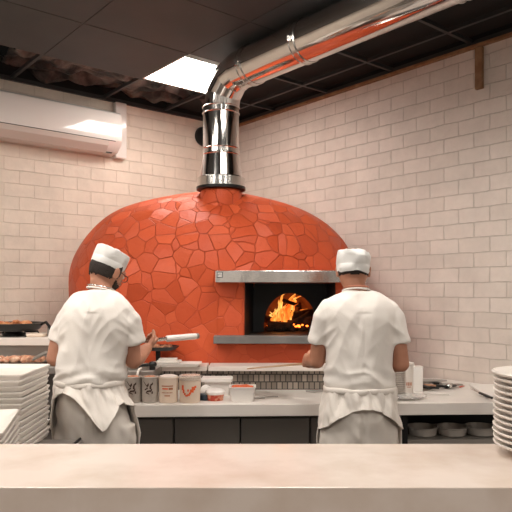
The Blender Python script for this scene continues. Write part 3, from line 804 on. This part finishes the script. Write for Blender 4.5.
# spatula
a=onz(251,398,.904); b=onz(278,397,.904)
o=MB(); o.tube([(b.x,b.y,.908),(a.x,a.y+.005,.908)],[.004,.008],8,flat=.6)
o.box((a.x+.03,a.y,.905),(.10,.035,.003)); o=o.build('metal_spatula','greyobj',loc=(a.x,a.y,.904)); tag(o,'flat dark metal spatula lying right of the relish tub','spatula')
a=onz(306,391.5,.905); b=onz(324,391,.905)
o=MB().tube([(a.x,a.y,.909),(a.x+.03,a.y-.01,.912),(b.x-.02,b.y-.01,.912),(b.x,b.y,.909)],.0045,8); o.tube([(a.x,a.y,.907),(a.x+.05,a.y-.03,.907),(b.x,b.y,.907)],.004,8)
o=o.build('wire_tongs','greyobj',loc=(a.x,a.y,.905),smooth=True); tag(o,'small steel tongs on the worktop left of the right cook','tongs')

# ledge items, left
def tray(px0,px1,y,Y,z,name,label,cat,m='whiteboard',h=.018,d=.12):
    a=(px0-256)/F*Y; b=(px1-256)/F*Y
    o=thing(name,label,cat,((a+b)/2,Y+d/2,z))
    prof=[]
    c=((a+b)/2,Y+d/2)
    rbox('tray_body',m,o,c,(b-a),d,z,z+h,.93,open_=True,r=.008)
    return o
tray(149,199,0,3.86,1.0505,'serving_tray','long white rimmed tray on the ledge left of the ledge joint','tray',h=.022,d=.13)
tray(138,148,0,3.70,1.0605,'topping_pan','small steel pan of pale toppings beside the left cook\'s elbow','pan','dull_steel',.02,.12)
x=(143-256)/F*3.76
chunks('topping_piece','salad',(x,3.76,1.068),.022,.03,8,.012,.008,'pale topping piece in the small pan by the left cook','food',21)
for i,(p0,p1,z,lab) in enumerate(((158,182,1.0745,'lower white rectangular dish resting on the rimmed tray'),(160,178,1.0875,'upper white rectangular dish resting on the rimmed tray'))):
    a=(p0-256)/F*3.95; b=(p1-256)/F*3.95
    o=rbox('white_dish','whiteboard',None,((a+b)/2,3.92),(b-a),.08,z,z+.012,.94,loc=((a+b)/2,3.92,z)); tag(o,lab,'dish')
# toppings tray near cook's arm
o=tray(118,137,0,3.64,1.0605,'topping_tray','shallow steel tray of pale salad toppings beside the left cook\'s arm','tray','dull_steel',.018,.14)
x=(127.5-256)/F*3.71
chunks('salad_piece','salad',(x,3.71,1.066),.035,.045,16,.014,.012,'pale salad piece in the shallow steel tray by the left cook','food',33)
# black round pan with food and knob
x=(161-256)/F*3.99
pz=1.145
pn=thing('pizza_pan','round black pan of cooked topping raised on a stand in front of the dome','pan',(x,3.995,1.051))
MB().lathe([(0,pz),(.09,pz),(.115,pz+.022),(.117,pz+.025),(.112,pz+.025),(.088,pz+.007),(0,pz+.007)],(x,3.995,0),40).build('pan_body','black',pn,smooth=35)
MB().lathe([(.032,1.0505),(.032,1.056),(.016,1.06),(.016,pz),(0,pz)],(x-.02,4.0,0),20,True,True).build('stand','darkmetal',pn,smooth=35)
chunks('cooked_piece','darkmeat',(x,3.995,pz+.008),.08,.075,22,.016,.014,'browned cooked piece in the round black pan in front of the dome','food',14)
kx=(152.5-256)/F*3.66
o=MB().sphere((kx,3.66,1.092),(.026,.024,.018),18,12).tube([(kx-.02,3.66,1.09),(kx-.09,3.65,1.085)],[.010,.008],10).tube([(kx,3.66,1.061),(kx,3.66,1.085)],.018,14).build('black_ladle','black',loc=(kx,3.66,1.061),smooth=True); tag(o,'black ladle with rounded bowl beside the left cook\'s hand','ladle')
o=MB().tube([(-.685,3.588,1.0),(-.685,3.585,1.04),(-.68,3.60,1.067),(-.675,3.65,1.07)],.007,8).build('spoon_handle','porcelain',loc=(-.685,3.59,1.0),smooth=True); tag(o,'white spoon handle hooked over the steel deck edge','spoon')

# ------------------------------------------------------------ right part of the worktop
sx_=(398-256)/F*3.66
sp0=round_plate((sx_-.012,3.64,.901),'small white plate at the bottom of the stack beside the right cook','small white plates beside the right cook',.062,.016)
for k in range(1,16):
    dup(sp0,(sx_-.012,3.64,.901+.0125*k),'small white plate in the stack beside the right cook' if k<15 else 'small white plate on top of the stack beside the right cook')
x=(407.5-256)/F*3.62
o=thing('paper_cup','tall white cup with small brown print beside the stacked small plates','cup',(x,3.62,.901))
MB().lathe([(0,0),(.032,0),(.034,.188),(.036,.19),(.034,.194),(.031,.190),(0,.18)],(x,3.62,.901),32).build('cup_body','porcelain',o,smooth=30)
m=MB()
for u in (-.42,-.16,.10,.34): m.rings(patch(x,3.62,.901,.0340,u,u+.17,.076,.096,2),False,False,False)
m.rings(patch(x,3.62,.901,.0336,-.35,.4,.066,.070,5),False,False,False)
m.build('brown_print','printrust',o)
MB().lathe([(.0365,.193),(.038,.196),(.036,.206),(.02,.210),(0,.210)],(x,3.62,.901),32).build('lid','porcelain',o,smooth=30)
x=(417-256)/F*3.84
o=rbox('napkin_holder','plastic',None,(x+.006,3.88),.075,.075,.901,1.055,.92,loc=(x,3.88,.901)); tag(o,'square white container standing behind the tall cup','container')
# clear wrapped dish
c=onz(404,395,.91)
o=thing('glass_dish','shallow clear glass dish with crumpled cling film near the worktop edge','dish',(c.x,3.60,.901))
MB().lathe([(0,0),(.075,0),(.10,.010),(.112,.014),(.11,.017),(.09,.012),(0,.006)],(c.x,3.60,.901),40,sy=.8).build('dish_body','clear',o,smooth=35)
m=MB(); rs=[]
for i in range(7):
    q=i/6
    rs.append([Vector((c.x+.09*(1-q)*math.cos(a),3.60+.07*(1-q)*math.sin(a),.913+.022*math.sin(q*1.5)+.009*noise.noise(Vector((math.cos(a)*3,math.sin(a)*3,q*5))))) for a in [2*PI*j/24 for j in range(24)]])
m.rings(rs,False,True).build('cling_film','clear',o,smooth=20)
# utensils heap
def stick(name,p0,p1,z,r0,r1,m,label,cat,flat=.5):
    a=onz(*p0,z); b=onz(*p1,z); o=MB().tube([a,a.lerp(b,.5)+Vector((0,0,.002)),b],[r0,(r0+r1)/2,r1],10,flat=flat).build(name,m,loc=a,smooth=True); return tag(o,label,cat)
stick('black_tongs',(413,385),(430,388),.918,.030,.020,'black','black handled serving tongs lying beside the tall cup','tongs')
stick('metal_tray',(416,381),(446,380.5),.93,.045,.018,'greyobj','long low grey metal blade lying against the right wall','blade',.35)
stick('meat_skewer',(424,385.5),(440,386.5),.914,.022,.016,'darkmeat','reddish brown wrapped bundle lying between the black tongs and metal scoops','bundle')
for i,(p0,p1,m_) in enumerate((((437,386),(446,386.8),'black'),((441,384.5),(452,384),'greyobj'),((446,387),(455,385.5),'darkmetal'),((433,383.5),(442,383.6),'darkmetal'))):
    stick('kitchen_utensil',p0,p1,.916,.022,.014,m_,['short black utensil at the front of the utensil heap by the wall','grey metal scoop at the back of the utensil heap by the wall','dark metal clip at the right end of the utensil heap by the wall','dark metal utensil at the back left of the utensil heap by the wall'][i],'utensil')
for i,(p0,p1,m_,lb) in enumerate((((425,383.5),(433,382.5),'greyobj','grey metal lid lying at the back beside the black tongs'),((452,385.2),(462,384.6),'cablegrey','thin steel spoon pointing right from the utensil heap'),((429,387.6),(439,388.2),'dark','dark short knife handle in front of the reddish bundle'))):
    stick('kitchen_utensil',p0,p1,.916,.02,.012,{'dark':'darkmetal'}.get(m_,m_),lb,'utensil')
o=MB().sphere(onz(449,386,.921),(.022,.018,.018),12,8).build('metal_measuring_cup','brushed',loc=onz(449,386,.901),smooth=True); tag(o,'small shiny metal measuring cup on the utensil heap','measuring cup')
stick('red_clip',(460,387),(464,386),.907,.008,.006,'tomato','small red piece lying right of the utensil heap','clip')
a=onz(436,394,.901); o=MB().box((a.x,a.y,.904),(.14,.07,.005)).build('paper_sheet','whiteboard',loc=a,bevel=.001); tag(o,'small white board lying flat in the middle of the right worktop','board')
q=[onz(469,385.5,.901),onz(500,386,.901),onz(500,398,.901),onz(487,398,.901)]
a=sum(q,Vector())/4
mm=MB().prism([(v.x,v.y) for v in (q[3],q[2],q[1],q[0])],.902,.913).build('chopping_board','whiteboard',loc=a,bevel=.002); tag(mm,'white chopping board at the right end of the worktop','chopping board')
a=onz(470,388.5,.92); b=onz(480,393,.92); c=onz(492,398,.92)
kn=thing('chef_knife','knife with dark handle lying across the white chopping board','knife',(b.x,b.y,.914))
v=(b-a); w=Vector((-v.y,v.x,0)).normalized()*.012
MB().add([a+Vector((0,0,-.001)),b+w+Vector((0,0,-.001)),b-w+Vector((0,0,-.001)),a+Vector((0,0,.001)),b+w+Vector((0,0,.001)),b-w+Vector((0,0,.001))],[(0,2,1),(3,4,5),(0,1,4,3),(1,2,5,4),(2,0,3,5)]).build('blade','brushed',kn)
MB().tube([b,b.lerp(c,.5),c],[.010,.011,.009],10,flat=.7).build('handle','darkmetal',kn,smooth=True)

# ------------------------------------------------------------ people
def R3(yaw,pitch,roll=0):
    return Matrix.Rotation(yaw,3,'Z')@Matrix.Rotation(roll,3,'Y')@Matrix.Rotation(pitch,3,'X')
def headpt(d):   # d unit vector; face +y
    x,y,z=d
    sx=.0755*(1-.16*max(0,-z)-.05*max(0,z)); sy=.095*(1-.05*max(0,z)); sz=.118
    p=Vector((x*sx,y*sy,z*sz))
    if z<0 and y<0: p.y*=1-.35*(-z)            # skull base tucks in
    if z<-.2 and y>0: p.y*=1-.10*(-z-.2); p.z*=1.04
    if y>.55: p.y-= .006*(1-abs(x))*0
    return p
def hand(mb,w,f,n,curl,thumbside,sc=1.0):
    """w wrist, f finger direction, n palm normal, thumbside unit side vector"""
    f=Vector(f).normalized(); n=Vector(n); n=(n-f*n.dot(f)).normalized(); s=f.cross(n)
    if s.dot(Vector(thumbside))<0: s=-s
    w=Vector(w)
    def P_(a,b,c): return w+(f*a+s*b+n*c)*sc
    rs=[]
    for a,hw_,ht in ((-.02,.024,.019),(.01,.029,.018),(.04,.038,.016),(.07,.041,.014),(.092,.038,.011)):
        rs.append([P_(a,hw_*math.cos(t),ht*math.sin(t)) for t in [2*PI*j/16 for j in range(16)]])
    mb.rings(rs)
    for i,(b,L) in enumerate(((.029,.070),(.0098,.078),(-.0098,.073),(-.029,.058))):
        p=P_(.080-.004*abs(i-1.2),b,0); ang=0; pts=[p-f*.02,p]; 
        for k,q in enumerate((.46,.30,.24)):
            ang+=curl*(.9 if k==0 else 1.0)
            p=p+(f*math.cos(ang)+n*math.sin(ang)+s*(b*1.2))*L*q*sc; pts.append(p)
        mb.tube(pts,[.009,.0092,.0085,.0078,.0066],10)
    p0=P_(.012,.022,.004); d1=(f*.62+s*.72+n*.3).normalized(); p1=p0+d1*.038*sc; d2=(f*.8+s*.25+n*.55).normalized(); p2=p1+d2*.032*sc; p3=p2+(f*.75-s*.15+n*.65).normalized()*.026*sc
    mb.tube([p0,p1,p2,p3],[.015,.0115,.0098,.0075],10)

def cook(P):
    loc=P['loc']; root=thing('person',P['label'],'person',loc); del root['_o']
    def B(mb,name,m,parent=root,**k): return mb.build(name,m,parent,world=False,**k)
    HR=P['HR']; HC=Vector(P['HC'])
    # ---- body
    b=MB()
    for sgn in (-1,1):
        b.tube([(sgn*.085,0,.90),(sgn*.10,0,.75),(sgn*.105,.01,.50),(sgn*.105,.005,.28),(sgn*.105,0,.08)],[.062,.066,.055,.052,.036],16)
    b.rings([[Vector((P['sway'](z)[0]+rx*math.cos(a),P['sway'](z)[1]+ry*math.sin(a),z)) for a in [2*PI*j/28 for j in range(28)]] for z,rx,ry in ((.86,.13,.10),(.95,.155,.115),(1.08,.140,.10),(1.2,.145,.10),(1.32,.165,.105),(1.42,.17,.095),(1.47,.12,.07),(1.50,.07,.055))])
    NB=Vector(P['neck'])
    b.tube([NB+Vector((0,-.0,-.07)),NB,HC+HR@Vector((0,-.018,-.05))],[.066,.056,.052],18)
    hs=MB().sphere((0,0,0),1,40,28)
    hs.v=[HC+HR@headpt(v) for v in hs.v]; b.add(hs.v,hs.f)
    # nose, brow, lips, ears, chin
    def hp(v): return HC+HR@Vector(v)
    b.tube([hp((0,.088,.022)),hp((0,.103,-.006)),hp((0,.112,-.026)),hp((0,.096,-.034))],[.007,.009,.012,.009],10)
    b.tube([hp((-.045,.078,.028)),hp((-.02,.092,.032)),hp((.02,.092,.032)),hp((.045,.078,.028))],[.006,.008,.008,.006],8)
    b.tube([hp((-.022,.086,-.058)),hp((0,.093,-.057)),hp((.022,.086,-.058))],[.004,.0065,.004],8)
    b.tube([hp((-.02,.084,-.067)),hp((0,.090,-.068)),hp((.02,.084,-.067))],[.004,.007,.004],8)
    b.sphere(hp((0,.074,-.098)),(.024,.02,.017),12,8)
    for sgn in (-1,1):
        ER=HR@Matrix.Rotation(sgn*-.35,3,'Z')
        b.sphere(hp((sgn*.079,-.008,-.006)),(.007,.019,.031),14,10,ER)
        b.sphere(hp((sgn*.083,-.014,.008)),(.006,.012,.016),12,8,ER)
    for side in ('L','R'):
        A=P['arm'+side]
        sh,el,wr=[Vector(q) for q in A['pts']]
        b.tube([Vector((sh.x*.7,sh.y,sh.z)),sh+Vector((sh.x*.06,0,-.035)),sh.lerp(el,.4),sh.lerp(el,.7),el],[.032,.040,.043,.043,.040],16)
        b.sphere(el,.041,14,10)
        b.tube([el,el.lerp(wr,.25),el.lerp(wr,.6),wr],[.040,.044,.037,.027],16)
        hand(b,wr,A['f'],A['n'],A['curl'],A['thumb'])
    body=B(b,'body',P['skin']); remesh(body,.0048,3)
    # eyes
    for sgn in (-1,1):
        e=B(MB().sphere(hp((sgn*.031,.079,.006)),.0125,14,10),'eye','eye',smooth=True)
        B(MB().sphere(hp((sgn*.031,.0885,.006)),.0055,10,8),'iris','iris',e,smooth=True)
    # ---- shoes
    for sgn in (-1,1):
        B(MB().rings([[Vector((sgn*.11+w*math.cos(a),y,.045*h*(1+math.sin(a)) )) for a in [2*PI*j/16 for j in range(16)]] for y,w,h in ((-.09,.02,.6),(-.08,.036,.95),(0,.04,1.1),(.08,.046,.8),(.15,.044,.6),(.18,.02,.45))]),'shoe','shoe',smooth=True)
    # ---- trousers
    tr_=MB()
    W=P['hipw']
    sw=P['sway']
    tr_.rings([[Vector((sw(z)[0]+rx*math.cos(a),sw(z)[1]+ry*math.sin(a),z)) for a in [2*PI*j/36 for j in range(36)]] for z,rx,ry in ((.72,W*1.0,.125),(.80,W*1.0,.14),(.90,W*.98,.15),(.97,W*.94,.14),(1.07,.155,.115))])
    for sgn in (-1,1):
        tr_.tube([(sgn*.095,0,.86),(sgn*.10,0,.75),(sgn*.105,.01,.5),(sgn*.108,0,.25),(sgn*.108,0,.09)],[.096,.095,.085,.078,.072],20)
    to=B(tr_,'trousers','trouser'); remesh(to,.009,4)
    displace(to,lambda c,n: .014*noise.noise(Vector((c.x*14,c.y*14,c.z*5)))+.010*noise.noise(Vector((c.x*18+c.z*13,c.y*14,c.z*9)))- (.012*math.exp(-(c.x/.014)**2)*(1 if n.y<-.2 and c.z<.95 else 0)))
    # ---- shirt
    s=MB(); Wt=P['ribw']
    s.rings([[Vector((sw(z)[0]+rx*math.cos(a)*Wt,sw(z)[1]+ry*math.sin(a),z)) for a in [2*PI*j/48 for j in range(48)]] for z,rx,ry in P['shirt']])
    for side in ('L','R'):
        A=P['arm'+side]; sh,el,wr=[Vector(q) for q in A['pts']]
        k=A['sl']; q=sh.lerp(el,k); ax=(el-sh).normalized()
        s.tube([Vector((sh.x*.55,sh.y,sh.z+.012)),Vector((sh.x*.86,sh.y,sh.z-.002)),sh+Vector((sh.x*.02,.0,-.045)),sh.lerp(el,k*.65),q],[.045,.054,.055,.056,A.get('cuff',.060)],28)
    so=B(s,'t_shirt','cotton'); remesh(so,.0065,14)
    seed=P['seed']
    def folds(c,n):
        if P.get('twist'): pass
        side=abs(c.x); sg=1 if c.x>0 else -1
        def rid(v): return (1-abs(noise.noise(v))*2.2)
        d=.012*noise.noise(Vector((c.x*10+seed,c.y*7,c.z*3.0)))
        d+=.006*rid(Vector((c.x*9+c.z*5*sg+seed,c.y*5,c.z*3.5)))
        d+=.003*rid(Vector((c.x*17-c.z*10*sg+seed,c.y*8,c.z*8)))
        wz=math.exp(-((c.z-1.10)/.055)**2)
        d+=wz*(.010*rid(Vector((c.x*5+seed,c.y*5,c.z*22+c.x*6*sg)))-.002)
        arm=math.exp(-((side-.165)/.045)**2-((c.z-1.34)/.10)**2)
        d+=arm*.011*(rid(Vector((c.x*15+c.z*14*sg,c.y*5,c.z*5+seed)))-.4)
        d-=.004*math.exp(-((c.x-.01)/.03)**2)*(1 if n.y<0 and 1.12<c.z<1.42 else 0)
        return d-.002
    displace(so,folds)
    # collar and cuffs
    rim=MB(); NR=P['collar']
    cc_=Vector(NR[0]); pts=[]
    for j in range(29):
        a=2*PI*j/28; pts.append(cc_+Vector((NR[1]*math.cos(a),NR[2]*math.sin(a),-NR[3]*math.sin(a)+NR[4]*math.cos(a))))
    B(MB().tube(pts,.0048,8,False),'collar_band','cotton',so,smooth=True)
    B(MB().tube([p_+Vector((0,0,.013)) +(cc_-p_)*.06 for p_ in pts],.0036,6,False),'neck_chain',P['chain'],smooth=True)
    # ---- apron
    phn=150; nz=26; rows=[]
    def hip(z):
        t=max(0,min(1,(1.07-z)/.25)); return (.158+(W+.012-.158)*t**.8, .122+(.158-.122)*math.sin(t*PI/2) if z>.82 else .158)
    def xi(x,tab):
        if x<=tab[0][0]: return tab[0][1]
        for (a,b_),(c_,d_) in zip(tab[:-1],tab[1:]):
            if x<=c_: 
                u=(x-a)/(c_-a); return b_+(d_-b_)*u
        return tab[-1][1]
    for iz in range(nz+1):
        r=[]
        for j in range(phn):
            ph=2*PI*j/phn-PI     # 0 = back
            cosb=math.cos(ph)    # 1 back
            xx=math.sin(ph)*(W+.012)
            zb_=xi(xx,P['hem'])
            if cosb<0: zb_=zb_+( .50-zb_)*min(1,-cosb*3)
            z=P['atop']+(zb_-P['atop'])*iz/nz
            rx,ry=hip(z); f=iz/nz
            fo=.013*noise.noise(Vector((math.sin(ph)*6+seed,math.cos(ph)*6,z*9)))+.012*noise.noise(Vector((math.sin(ph)*9+z*14,math.cos(ph)*9,z*12+seed)))+P['flare']*f*f
            sx0,sy0=sw(z)
            r.append(Vector((sx0+(rx+fo+.006)*math.sin(ph),sy0-(ry+fo+.008)*math.cos(ph),z)))
        rows.append(r)
    ap=B(MB().rings(rows,False,False),'apron','apron',smooth=80,solid=.004)
    # hem roll
    B(MB().tube(rows[-1]+[rows[-1][0]],.0035,6,False),'apron_hem','apron',ap,smooth=True)
    # waist tie
    tie=MB(); tp=[]
    for j in range(49):
        a=2*PI*j/48; z=P['atop']-.012+.006*noise.noise(Vector((math.cos(a)*2,math.sin(a)*2,seed)))
        rx,ry=hip(z); sx0,sy0=sw(z); tp.append(Vector((sx0+(rx+.010)*math.cos(a),sy0+(ry+.012)*math.sin(a),z)))
    tie.tube(tp,.0055,10,False,flat=2.6,up=(0,0,1))
    B(tie,'apron_tie','apron',smooth=True)
    # ---- cap
    CR=P['CR']; CC=Vector(P['CC']); cw,cd_,chh=P['capsize']
    rs=[]
    for r,z in ((.93,.004),(.985,0),(1,.004),(1.005,chh*.35),(.998,chh*.37),(1.012,chh*.40),(1.025,chh*P['puff']),(1.01,chh*(P['puff']+.06)),(.93,chh*.985),(.7,chh*1.03),(.35,chh*1.05),(.02,chh*1.05)):
        rs.append([CC+CR@Vector((cw*r*math.cos(a),cd_*r*math.sin(a),z+ (0.004*noise.noise(Vector((math.cos(a)*3,math.sin(a)*3,seed+z*20))) if z>.05 else 0))) for a in [2*PI*j/56 for j in range(56)]])
    co=B(MB().rings(rs,False,True),'cap','cap',smooth=50)
    displace(co,lambda c,n:(P['crumple']*noise.noise(Vector((c.x*22,c.y*22,c.z*45+seed)))))
    # ---- hair shell
    def shell(name,m,cond,k,parent=root,edge=.9):
        mb=MB(); nu,nv=90,60; idx={}
        def vid(i,j):
            i%=nu
            if (i,j) not in idx:
                a=-PI/2+PI*j/nv; d=Vector((math.cos(a)*math.cos(2*PI*i/nu),math.cos(a)*math.sin(2*PI*i/nu),math.sin(a)))
                q=headpt(d); q=q*(k+.02*noise.noise(d*7)); idx[(i,j)]=len(mb.v); mb.v.append(HC+HR@q)
            return idx[(i,j)]
        for i in range(nu):
            for j in range(1,nv-1):
                a=-PI/2+PI*(j+.5)/nv; d=Vector((math.cos(a)*math.cos(2*PI*(i+.5)/nu),math.cos(a)*math.sin(2*PI*(i+.5)/nu),math.sin(a)))
                if cond(d): mb.f.append((vid(i,j),vid(i+1,j),vid(i+1,j+1),vid(i,j+1)))
        return B(mb,name,m,parent,smooth=80,solid=.008)
    shell('hair','hair',P['hairc'],1.02)
    if P.get('beard'): shell('beard','beard',P['beard'],1.035)
    if P.get('glasses'):
        g=MB()
        for sgn in (-1,1):
            g.tube([hp((sgn*.033+.022*math.cos(a),.104-.004*abs(math.cos(a)),.004+.017*math.sin(a))) for a in [2*PI*j/20 for j in range(21)]],.0018,6,False)
            g.tube([hp((sgn*.055,.100,.008)),hp((sgn*.078,.07,.010)),hp((sgn*.082,.0,.010)),hp((sgn*.080,-.02,.0))],.0022,6)
        g.tube([hp((-.012,.105,.008)),hp((.012,.105,.008))],.002,6)
        B(g,'glasses','black',smooth=True)
    return root

# right cook (seen from behind)
def sway_r(z): return (.0+.0*(z-1),0)
shirtR=[(1.042,.158,.118),(1.052,.166,.126),(1.09,.170,.130),(1.16,.166,.126),(1.25,.172,.122),(1.33,.182,.122),(1.40,.192,.118),(1.445,.184,.105),(1.475,.165,.088),(1.500,.125,.072),(1.527,.070,.058)]
cook(dict(loc=(.512,3.08,0),label='cook in white T-shirt, white cap and apron seen from behind before the oven mouth',
  HR=R3(-.05,-.30),HC=(-.022,.055,1.625),neck=(-.015,.015,1.52),skin='skin2',sway=sway_r,
  armL=dict(pts=((-.165,0,1.435),(-.205,.05,1.175),(-.235,.27,1.155)),f=(-.1,.9,-.15),n=(.9,.1,-.2),curl=1.05,thumb=(0,0,1),sl=.66,cuff=.063),
  armR=dict(pts=((.162,0,1.435),(.208,.0,1.165),(.10,.235,1.13)),f=(-.6,.7,-.1),n=(-.7,-.6,-.2),curl=1.0,thumb=(0,0,1),sl=.64,cuff=.062),
  hipw=.182,crumple=.012,puff=.76,ribw=1.0,shirt=shirtR,seed=2.0,collar=((-.015,.005,1.527),.066,.060,.012,0),chain='gold',
  hem=[(-.19,.85),(-.18,.86),(-.117,.92),(-.06,.955),(-.0125,.968),(.04,.967),(.08,.955),(.147,.905),(.18,.86),(.19,.85)],atop=1.055,flare=.012,
  CR=R3(-.05,-.05,.03),CC=(-.026,.035,1.618),capsize=(.080,.098,.105),
  hairc=lambda d: d.z<.35 and d.y<.12 and d.z>-.36+ .25*max(0,d.y+.2)+ .10*abs(d.x)))
# left cook (turned to the right)
def sway_l(z): return (-.035*max(0,min(1,(z-.85)/.2))+.045*max(0,z-1.05)/.45, .0)
shirtL=[(1.068,.158,.118),(1.078,.167,.127),(1.12,.172,.132),(1.18,.172,.130),(1.26,.176,.124),(1.34,.184,.122),(1.40,.190,.118),(1.44,.182,.105),(1.47,.160,.088),(1.500,.122,.072),(1.528,.072,.060)]
cook(dict(loc=(-.794,3.08,0),label='bearded cook in white T-shirt and tilted white cap looking down to the right',
  HR=R3(-.60,-.40,.16),HC=(.046,.04,1.625),neck=(.028,.01,1.52),skin='skin',sway=sway_l,
  armL=dict(pts=((-.145,0,1.43),(-.208,.01,1.19),(-.10,.22,1.16)),f=(.6,.7,.0),n=(.3,-.2,-.9),curl=.7,thumb=(.5,-.3,.3),sl=.66,cuff=.060),
  armR=dict(pts=((.158,0,1.42),(.180,.035,1.175),(.215,.235,1.222)),f=(.25,.85,.25),n=(-.6,.15,.65),curl=1.15,thumb=(-.3,.1,.95),sl=.62,cuff=.066),
  hipw=.178,crumple=.004,puff=.90,ribw=1.0,shirt=shirtL,seed=7.3,collar=((.026,.002,1.530),.068,.060,.010,-.012),chain='silver',
  hem=[(-.20,.875),(-.185,.85),(-.165,.90),(-.15,1.0),(-.12,1.03),(-.085,1.045),(-.05,1.035),(-.02,1.01),(.02,.955),(.07,.868),(.085,.875),(.145,.965),(.165,.99),(.20,.95)],atop=1.085,flare=.022,
  CR=R3(-.70,-.38,.17),CC=(.047,.032,1.645),capsize=(.075,.092,.092),
  hairc=lambda d: d.z<.40 and d.y<.20 and d.z>-.36+.40*max(0,d.y+.35)+.08*noise.noise(d*12),
  beard=lambda d: d.y>.16 and d.z<-.38+.5*max(0,.42-d.y) and d.z>-.97 and not (abs(d.x)<.22 and d.y>.6 and d.z>-.60),glasses=True))

# peels held by the cooks
a=at(141,341,3.36); b=at(198,336,3.66)
pe=thing('peel_shaft','long white gripped peel shaft held out to the right by the bearded cook','peel',b)
dirv=(b-a).normalized(); mid=a.lerp(b,.42)
MB().tube([a-dirv*.12,mid],.011,14).build('shaft','brushed',pe,smooth=True)
MB().tube([mid,mid+dirv*.006,b-dirv*.02],[.013,.018,.018],14).build('grip_sleeve','plastic',pe,smooth=True)
MB().tube([b-dirv*.02,b],.017,14).build('end_cap','dull_steel',pe,smooth=True)
a=at(250,368.3,3.80); b=at(312,363,3.42)
v=(b-a).normalized(); w=Vector((v.y,-v.x,0)).normalized()
pl=thing('wooden_peel','thin pale wooden peel held by the right cook, pointing left along the ledge','peel',b)
mb=MB(); rs=[]
for f,wd,th_ in ((0,.004,.004),(.03,.03,.006),(.10,.07,.007),(.45,.09,.007),(.60,.05,.010),(.72,.016,.012),(1.25,.013,.013)):
    p_=a.lerp(b,f); rs.append([p_+w*wd+Vector((0,0,th_/2)),p_-w*wd+Vector((0,0,th_/2)),p_-w*wd-Vector((0,0,th_/2)),p_+w*wd-Vector((0,0,th_/2))])
mb.rings(rs).build('blade_and_handle','wood',pl,bevel=.002)

# ------------------------------------------------------------ light
def area(loc,size,power,col,rot=(0,0,0)):
    l=bpy.data.lights.new('lamp','AREA'); l.shape='SQUARE'; l.size=size; l.energy=power; l.color=col
    o=bpy.data.objects.new('lamp',l); C.objects.link(o); o.location=loc; o.rotation_euler=rot; return o
l=bpy.data.lights.new('fire_light','POINT'); l.energy=2.5; l.color=(1,.33,.08); l.shadow_soft_size=.05
o=bpy.data.objects.new('fire_light',l); C.objects.link(o); o.location=(.2,4.66,1.42)
w=bpy.data.worlds.new('world'); bpy.context.scene.world=w; w.use_nodes=True
w.node_tree.nodes['Background'].inputs[0].default_value=(1,.87,.75,1); w.node_tree.nodes['Background'].inputs[1].default_value=.6

for o in bpy.data.objects:
    if '_o' in o: del o['_o']

cam=bpy.data.cameras.new('camera'); cam.sensor_width=36; cam.lens=F/512*36; cam.shift_y=(HY-256)/512; cam.clip_start=.05
co=bpy.data.objects.new('camera',cam); C.objects.link(co); co.location=(0,0,EYE); co.rotation_euler=(PI/2,0,0)
sc=bpy.context.scene; sc.camera=co
sc.view_settings.view_transform='Standard'; sc.view_settings.look='None'; sc.view_settings.gamma=1; sc.view_settings.exposure=.22
